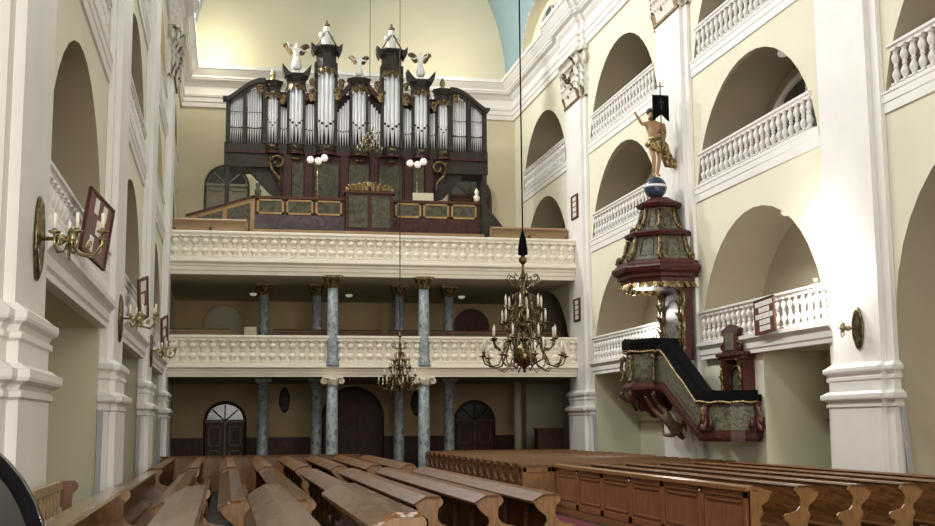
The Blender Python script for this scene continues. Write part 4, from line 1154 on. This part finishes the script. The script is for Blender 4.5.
bm = B(); ball(bm, (-.08*s, .045, .58+1.76*s), .098, 1, 1, 1.05, seg=10); tube(bm, [(-.07*s, .08, .58+1.7*s), (-.02, .12, .58+1.55*s), (.03, .12, .58+1.42*s)], .06, 6); ob('hair', bm, 'hair', t)
bm = B()
tube(bm, [(-.16, .0, 1.52), (-.1, -.16, 1.5), (.08, -.18, 1.56), (.2, -.05, 1.6), (.12, .14, 1.6), (-.1, .14, 1.55), (-.17, .0, 1.5)], .09, 8)
tube(bm, [(-.12, -.14, 1.5), (-.08, -.2, 1.38), (.04, -.2, 1.32), (.16, -.12, 1.36)], .08, 8)
tube(bm, [(.16, .0, 1.62), (.3, .05, 1.45), (.36, .1, 1.2), (.42, .08, 1.0), (.6, .05, .92)], .1, 8, rr=[.08, .11, .12, .13, .05])
tube(bm, [(.2, .02, 1.7), (.38, .06, 1.5), (.46, .1, 1.18), (.58, .08, 1.1)], .07, 8)
tube(bm, [(-.18, -.14, 1.62), (-.05, -.22, 1.66), (.1, -.2, 1.7), (.22, -.08, 1.68)], .08, 8)
for i in range(9): ball(bm, (-.16+.04*i, -.2+.03*sin(i*2), 1.46+.05*cos(i*2.6)), .075, 1, .8, 1.4, seg=6)
for i in range(7): ball(bm, (.2+.06*i, -.02+.04*sin(i*2), 1.5-.09*i+.04*cos(i*3)), .1, 1, 1, 1.3, seg=6)
tube(bm, [(.05, .1, 2.1), (.22, .06, 2.0), (.28, .02, 1.82), (.22, 0, 1.65)], .1, 8)
ob('gilt_drapery', bm, 'gold', t)
bm = B(); tube(bm, [(.1, -.32, 1.3), (.1, -.32, 3.2)], .018, 6); tube(bm, [(.0, -.32, 3.08), (.2, -.32, 3.08)], .016, 6); tube(bm, [(-.14, -.32, 2.82), (.34, -.32, 2.82)], .018, 6)
ob('banner_staff', bm, 'old_gold', t)
bm = B()
n = 12; ft = []; 
for i in range(n+1):
    u = i/n; x = -.14+.48*u; y = -.34+.03*sin(u*9); zb = 2.1+.18*(1-abs(2*u-1))+(.0)
    ft.append((x, y, 2.82, zb))
for side in (0, .015):
    pass
vt = [[bm.verts.new((x, y+o_, zt)) for (x, y, zt, zb) in ft] for o_ in (0, .02)]; vb = [[bm.verts.new((x, y+o_+.01, zb)) for (x, y, zt, zb) in ft] for o_ in (0, .02)]
for i in range(n):
    bm.faces.new((vt[0][i], vt[0][i+1], vb[0][i+1], vb[0][i])); bm.faces.new((vt[1][i], vb[1][i], vb[1][i+1], vt[1][i+1]))
    bm.faces.new((vt[0][i], vt[1][i], vt[1][i+1], vt[0][i+1])); bm.faces.new((vb[0][i], vb[0][i+1], vb[1][i+1], vb[1][i]))
for i in (0, n): bm.faces.new((vt[0][i], vb[0][i], vb[1][i], vt[1][i]))
fl = ob('banner', bm, 'black', t)
bm = B(); box(bm, .085, .115, -.375, -.36, 2.42, 2.72); box(bm, .02, .18, -.375, -.36, 2.6, 2.63); ob('banner_cross', bm, 'case_dark', fl)

# stair portal on the wall
t = thing('pulpit_portal', 'small marbled doorway with carved crest at the foot of the pulpit stair', 'portal', (12.24, 26.75, 1.7))
t.scale = (.9, .82, .93)
bm = B()
for s in (-1, 1): box(bm, -.32, .03, s*.62-.14, s*.62+.14, 0, 1.95)
box(bm, -.36, .03, -.86, .86, 1.9, 2.0); box(bm, -.42, .03, -.92, .92, 2.0, 2.08)
ob('door_surround', bm, 'pulpit_red', t)
bm = B(); prism(bm, [(-.48, 0), (-.48, 1.35)]+[(-.48*cos(pi*i/10), 1.35+.4*sin(pi*i/10)) for i in range(11)]+[(.48, 0)], -.12, -.05, 'yz'); ob('door_leaf', bm, 'pulpit_green', t)
bm = B()
for s in (-1, 1):
    tube(bm, [(-.36, s*(.62+.03*sin(i)), .2+.17*i) for i in range(10)], .05, 6)
    for i in range(4): leaf(bm, (-.33, s*.62, .4+.4*i), (-1, 0, 0), (0, 0, 1), .2, .3, .06)
tube(bm, [(-.2, -.48, 0), (-.2, -.48, 1.35)]+[(-.2, -.48*cos(pi*i/8), 1.35+.4*sin(pi*i/8)) for i in range(9)]+[(-.2, .48, 0)], .025, 5)
ob('gilt_ornament', bm, 'old_gold', t)
bm = B()
prism(bm, [(-.62, 2.05), (-.5, 2.2), (-.42, 2.5), (-.55, 2.6), (-.62, 2.68), (-.3, 2.74), (0, 2.82), (.3, 2.74), (.62, 2.68), (.55, 2.6), (.42, 2.5), (.5, 2.2), (.62, 2.05)], -.36, -.2, 'yz')
for s in (-1, 1): tube(bm, [(-.3, s*.55+q[0]*s, 2.2+q[2]) for q in spiral(0, 0, .16, .03, 0, 1.2, 12)], .05, 6)
ob('crest', bm, 'pulpit_red', t)
bm = B(); box(bm, -.385, -.35, -.26, .26, 2.15, 2.58); ob('crest_panel', bm, 'pulpit_green', t)
# dark cabinet and white post in the corner under the gallery
bm = B(); box(bm, -.5, .5, -.25, .25, 0, 1.75); box(bm, -.54, .54, -.29, .27, 1.75, 1.8)
tag(ob('dark_cabinet', bm, 'dark_wood', None, (12.0, 43.6, 0)), 'dark wooden cabinet by the wall in the right corner under the gallery', 'cabinet')
bm = B(); tube(bm, [(0, 0, 0), (0, 0, 3.6)], .16, 12)
tag(ob('corner_post', bm, 'back_cream', None, (11.4, 46.0, 0)), 'plain pale post standing under the gallery right of the right door', 'post')

# ------------------------------------------------------------------ pews
def pew_profile(H):
    s = H/1.06
    return [(-.32, H-.08), (-.17, H), (.0, H), (.035, H-.02), (.05, H-.06), (.03, H-.10), (-.01, H-.13), (-.03, H-.2), (-.02, H-.28), (.03, H-.34), (.12, H-.37), (.2, H-.38), (.235, H-.42), (.23, H-.47), (.17, H-.5), (.14, H-.56), (.17, H-.62), (.24, .3), (.26, .0),
            (-.16, 0), (-.14, .3), (-.12, H-.5), (-.16, H-.44), (-.17, H-.38), (-.14, H-.34), (-.15, H-.27), (-.2, H-.23), (-.25, H-.19), (-.29, H-.14)]
PEW_CACHE = {}
def make_pew(L, H, board, endm, mirror):
    """local: x across (faces +x unless mirrored), y along from 0 to L"""
    key = (round(L, 2), H, board, endm, mirror)
    k = -1 if mirror else 1
    if key not in PEW_CACHE:
        P = []
        for y in (0, L-.05):
            bm = B(); prism(bm, [(k*x, z) for x, z in pew_profile(H)], y, y+.05, 'xz'); P.append(('end_panel', bm, endm))
        bm = B(); prism(bm, [(k*x, z) for x, z in ((-.345, H-.105), (-.345, H-.075), (-.175, H+.02), (.0, H+.02), (.02, H+.0), (.0, H-.015), (-.19, H-.015))], -.012, L+.012, 'xz'); P.append(('book_rest', bm, board))
        bm = B(); prism(bm, [(k*x, z) for x, z in ((-.035, H-.0), (.0, H-.0), (-.02, H-.3), (-.06, .45), (-.10, .45), (-.06, H-.3))], .05, L-.05, 'xz')
        n = max(2, int(L/1.2))
        for i in range(n+1):
            yc = .05+(L-.1)*i/n
            x0, x1 = sorted((k*-.13, k*-.06)); box(bm, x0, x1, max(.05, yc-.04), min(L-.05, yc+.04), .05, H-.05)
        P.append(('backrest', bm, board))
        bm = B(); x0, x1 = sorted((k*-.05, k*.22)); box(bm, x0, x1, .05, L-.05, .42, .46); P.append(('seat', bm, board))
        ms = []
        for nm, bm, m in P:
            bmesh.ops.recalc_face_normals(bm, faces=bm.faces)
            me = bpy.data.meshes.new(nm); bm.to_mesh(me); bm.free(); me.materials.append(MATS[m]); ms.append((nm, me))
        PEW_CACHE[key] = ms
    return PEW_CACHE[key]
def pew(label, group, x, y, L, H=1.06, board='pew', endm='pew_end', mirror=False, rz=0, x_off=0):
    t = thing('pew', label, 'pew', (x, y, 0), group, rz)
    for nm, me in make_pew(L, H, board, endm, mirror):
        o = bpy.data.objects.new(nm, me); C.objects.link(o); o.parent = t
    return t
XS = [1.33, .58, -.17, -.94]
for k, x in enumerate(XS):
    pew('tall honey-brown scrolled front pew, %s from the aisle carpet' % ORD[k], 'tall pews at the front', x, 8.2 if k == 0 else 5.2, 4.15 if k == 0 else 7.15, 1.38, board='pew_gloss', endm='pew_end')
XM = [4.3, 3.52, 2.72, 1.91, 1.1, .28, -.54, -1.34]
for k, x in enumerate(XM):
    pew('%s pew from the aisle carpet in the middle block behind the tall front pews' % ORD[k], 'middle block pews', x, 15.15+.04*max(0, 3-k), 10.2, 1.06, board='pew_gloss' if k >= 4 else 'pew', endm='pew_end' if k != 7 else 'pew_dark_end')
for k, x in enumerate(XM):
    pew('%s pew from the aisle carpet in the block just before the rear partition' % ORD[k], 'rear block pews', x-.02, 27.2, 8.6, 1.06)
# transverse rows right of the aisle
for k in range(18):
    y = 26.75+.84*k
    pew('dark-ended transverse pew facing the altar, %s row behind the desk end panel' % ORD[k], 'transverse pews', 6.62, y, 5.35 if not (29 < y < 32 or y > 37.5) else 5.2, 1.05, 'pew_trans', 'pew_dark_end', False, -pi/2).location = (6.62, y, 0)
# longitudinal block beneath the pulpit
for k in range(5):
    pew('sideways pew below the pulpit, %s row behind the long panelled desk front' % ORD[k], 'near right pews', 8.1+.83*k, 16.0, 10.0, 1.06, 'pew', 'pew_end', True)
# panelled desk front along the aisle
t = thing('desk_front', 'long brown panelled desk front facing the carpeted aisle', 'desk', (7.42, 16.1, 0))
bm = B(); box(bm, -.03, .03, 0, 10.2, 0, 1.02); box(bm, -.07, -.02, 0, 10.2, 0, .14); ob('front_board', bm, 'panel_wood', t)
bm = B(); prism(bm, [(-.1, 1.0), (-.1, 1.06), (.02, 1.08), (.3, 1.0), (.3, .97), (.0, 1.02)], -.02, 10.22, 'xz'); ob('desk_top', bm, 'pew_end', t)
n = 6
for i in range(n):
    a = .08+10.04*i/n; b = a+10.04/n
    bm = B()
    for q in ((a, b, .16, .27), (a, b, .9, 1.0), (a, a+.09, .16, 1.0), (b-.09, b, .16, 1.0)): box(bm, -.06, -.03, *q)
    for q in ((a+.14, b-.14, .32, .35), (a+.14, b-.14, .82, .85), (a+.14, a+.17, .32, .85), (b-.17, b-.14, .32, .85)): box(bm, -.05, -.03, *q)
    ob('panel', bm, 'panel_wood', t)
bm = B(); prism(bm, [(-.03, 0), (-.03, 1.0), (.15, 1.0), (.28, .96), (.24, .86), (.14, .8), (.16, .68), (.1, .6), (.16, .48), (.14, .2), (.16, 0)], -.02, .04, 'xz'); ob('end_panel', bm, 'pew_end', t)
bm = B()
for i in (1, 3, 5): 
    a = .08+10.04*(i)/n; lathe(bm, [(.02, 0), (.02, .015)], c=(0, 0, 0), seg=8, M=Matrix.Translation((-.06, a, .93)) @ Matrix.Rotation(-pi/2, 4, 'Y'))
ob('porcelain_button', bm, 'card', t)
# pale panelled end of the transverse block
t = thing('desk_front', 'light brown panelled desk end closing the transverse pews at the aisle', 'desk', (6.62, 26.38, 0))
bm = B(); box(bm, 0, 5.3, -.02, .03, 0, 1.0); ob('front_board', bm, 'pew_end', t)
bm = B(); box(bm, -.03, 5.33, -.06, .2, 1.0, 1.05); ob('desk_top', bm, 'pew_trans', t)
bm = B()
for i in range(8):
    a = .02+.66*i
    for q in ((a, a+.64, .1, .18), (a, a+.64, .9, 1.0), (a, a+.07, .1, 1.0), (a+.57, a+.64, .1, 1.0)): box(bm, q[0], q[1], -.05, -.02, q[2], q[3])
ob('panel', bm, 'pew_end', t)
# partition behind the rear block
t = thing('pew_partition', 'low brown wooden partition between the rear pews and the entrance doors', 'partition', (1.1, 37.6, 0))
bm = B(); box(bm, -2.95, 3.05, -.03, .03, 0, 1.02)
for i in range(8): box(bm, -2.95+.86*i-.05, -2.95+.86*i+.05, -.05, -.02, 0, 1.0)
ob('front_board', bm, 'panel_wood', t)
bm = B(); box(bm, -3.0, 3.1, -.14, .1, 1.02, 1.07); ob('top_rail', bm, 'pew', t)
# short bench with spindles against the near left pilaster
t = thing('wall_bench', 'small bench with slatted back against the large near-left pilaster', 'bench', (-1.62, 10.8, 0))
bm = B()
box(bm, -.03, .03, .15, 1.95, 1.37, 1.45); box(bm, -.03, .03, .15, 1.95, .9, .96)
for i in range(8): box(bm, -.02, .02, .16+.24*i, .21+.24*i, .44, 1.4)
ob('slatted_back', bm, 'light_wood', t)
bm = B(); prism(bm, [(x*.8+.1, z) for x, z in pew_profile(1.44)[::-1]], 2.3, 2.35, 'xz'); ob('end_panel', bm, 'pew_dark_end', t)
bm = B(); box(bm, -.02, .35, 0, 2.32, .44, .48); ob('seat', bm, 'light_wood', t)

# dark polished rounded chair back in the lower left corner
t = thing('leather_chair', 'dark polished chair with rounded back cut off at the lower left corner', 'chair', (-.98, 4.0, 0))
def shell(R0, R1, y0, y1, z0, zc, n=20):
    bm = B()
    def ringp(R, y): return [(R*cos(pi*i/n), y, zc+R*1.05*sin(pi*i/n)) for i in range(n+1)]
    prof = [(R1*.97, y0), (R1, y0+(y1-y0)*.3), (R1*.99, y0+(y1-y0)*.7), (R1*.95, y1)]
    rows = []
    for R, y in prof:
        pts = [(R, y, z0)] + ringp(R, y) + [(-R, y, z0)]
        rows.append([bm.verts.new(p) for p in pts])
    for a, b in zip(rows[:-1], rows[1:]):
        for i in range(len(a)-1):
            f = bm.faces.new((a[i], a[i+1], b[i+1], b[i])); f.smooth = True
    bm.faces.new(rows[0]); bm.faces.new(rows[-1][::-1])
    return bm
o = ob('backrest', shell(.4, .45, -.09, .09, .42, 1.56), 'black_gloss', t)
bm = B(); 
for i in range(24):
    pass
tube(bm, [(.43*cos(pi*i/20), -.08, 1.56+.45*sin(pi*i/20)) for i in range(21)], .025, 6)
ob('piping', bm, 'black', t)
bm = B(); box(bm, -.42, .42, .05, .6, .38, .52); ob('seat', bm, 'black_gloss', t)
for sx_ in (-1, 1):
    for y in (0, .6):
        bm = B(); box(bm, sx_*.36-.035, sx_*.36+.035, y-.03, y+.05, 0, .4); ob('leg', bm, 'dark_wood', t)

# ------------------------------------------------------------------ lamps
def floodlamp(name, loc, rz, label, energy, col=(1, .96, .88)):
    t = thing('flood_lamp', label, 'lamp', loc, 'small flood lamps', rz)
    bm = B(); box(bm, -.05, .05, -.04, .04, .05, .12); box(bm, -.015, .015, -.015, .015, 0, .06); ob('lamp_housing', bm, 'case_dark', t)
    bm = B(); box(bm, -.04, .04, -.05, -.04, .06, .11); ob('lamp_glass', bm, 'lamp_glow', t)
    l = bpy.data.lights.new('flood', 'POINT'); l.energy = energy; l.color = col; l.shadow_soft_size = .12
    o = bpy.data.objects.new('flood', l); C.objects.link(o); o.location = (loc[0]+.0, loc[1], loc[2]+.14)
    return t, o
def plight(loc, e, col=(1, .9, .7), r=.15):
    l = bpy.data.lights.new('lamp', 'POINT'); l.energy = e; l.color = col; l.shadow_soft_size = r
    o = bpy.data.objects.new('lamp', l); C.objects.link(o); o.location = loc; return o
_, o = floodlamp('a', (12.1, 22.75, 4.84), pi, 'small flood lamp at the near end of the gallery rail by the right pilaster', 420)
o.location = (11.78, 22.35, 5.05)
_, o = floodlamp('b', (12.1, 31.95, 4.84), pi, 'small flood lamp on the gallery rail behind the pulpit', 200)
o.location = (11.6, 31.9, 5.1)
_, o = floodlamp('c', (-1.2, 48.9, 16.78), 0, 'small flood lamp on the cornice at the left end of the end wall', 170, (1, .92, .72))
o.location = (-.6, 47.6, 17.3); o.data.shadow_soft_size = .3
_, o = floodlamp('d', (9.9, 48.9, 16.78), 0, 'small flood lamp on the cornice at the right end of the end wall', 110, (1, .92, .75))
o.location = (9.0, 46.9, 17.3); o.data.shadow_soft_size = .3
plight((-3.1, 26.0, 12.8), 90, (1, .86, .55), .3); plight((-3.1, 35.2, 12.8), 90, (1, .86, .55), .3); plight((-3.1, 35.2, 9.3), 60, (1, .86, .55), .3)

def area(loc, target, w, h, e, col=(1, 1, 1), spread=pi):  # serves the clerestory daylight and the added fill lights
    l = bpy.data.lights.new('window_and_fill_light', 'AREA'); l.shape = 'RECTANGLE'; l.size = w; l.size_y = h; l.energy = e; l.color = col; l.spread = spread
    o = bpy.data.objects.new('window_and_fill_light', l); C.objects.link(o); o.location = loc
    d = Vector(target)-Vector(loc); o.rotation_euler = d.to_track_quat('-Z', 'Y').to_euler()
    return o
# daylight from the clerestory windows of the left side
for c, e_, w_ in zip(BS[-1], (600, 750, 850, 1100, 1700), (3, 3, 3, 2.2, 1.3)):
    area((-1.2, c, 18.3), (12, c-3 if c < 40 else 30, 8), w_, 1.2, e_, (1, .985, .95))
# added fill light from the unseen chancel end behind the camera
area((2.5, -5.5, 5.5), (8, 40, 6), 8, 8, 2000, (1, .965, .91))
area((5.1, 8, 22), (5.1, 22, 0), 9, 12, 160, (1, .96, .9))  # added overhead fill under the vault
area((5.1, 30, 23), (5.1, 32, 0), 8, 14, 260, (1, .95, .88))  # second added overhead fill, farther down the nave

w = bpy.data.worlds.new('world'); scn.world = w; w.use_nodes = True
w.node_tree.nodes['Background'].inputs['Color'].default_value = (.9, .92, 1, 1); w.node_tree.nodes['Background'].inputs['Strength'].default_value = .3

# ------------------------------------------------------------------ camera
f_, p_, yw_, r_ = 1184.3, .13452, .20184, -.0078
cy_, sy_, cp_, sp_ = cos(yw_), sin(yw_), cos(p_), sin(p_)
F_ = Vector((sy_*cp_, cy_*cp_, sp_)); R_ = Vector((cy_, -sy_, 0)); U_ = R_.cross(F_)
R2 = R_*cos(r_)+U_*sin(r_); U2 = -R_*sin(r_)+U_*cos(r_)
cam = bpy.data.cameras.new('camera'); cam.sensor_width = 36; cam.sensor_fit = 'HORIZONTAL'; cam.lens = f_/935*36; cam.clip_end = 200; cam.clip_start = .05
co = bpy.data.objects.new('camera', cam); C.objects.link(co)
co.matrix_world = Matrix(((R2.x, U2.x, -F_.x, 0), (R2.y, U2.y, -F_.y, 0), (R2.z, U2.z, -F_.z, 2.0), (0, 0, 0, 1)))
scn.camera = co
scn.view_settings.view_transform = 'Standard'; scn.view_settings.look = 'None'; scn.view_settings.gamma = 1
scn.view_settings.use_curve_mapping = False
scn.view_settings.exposure = 0.0
scn.cycles.use_denoising = True
scn.cycles.max_bounces = 8; scn.cycles.diffuse_bounces = 4
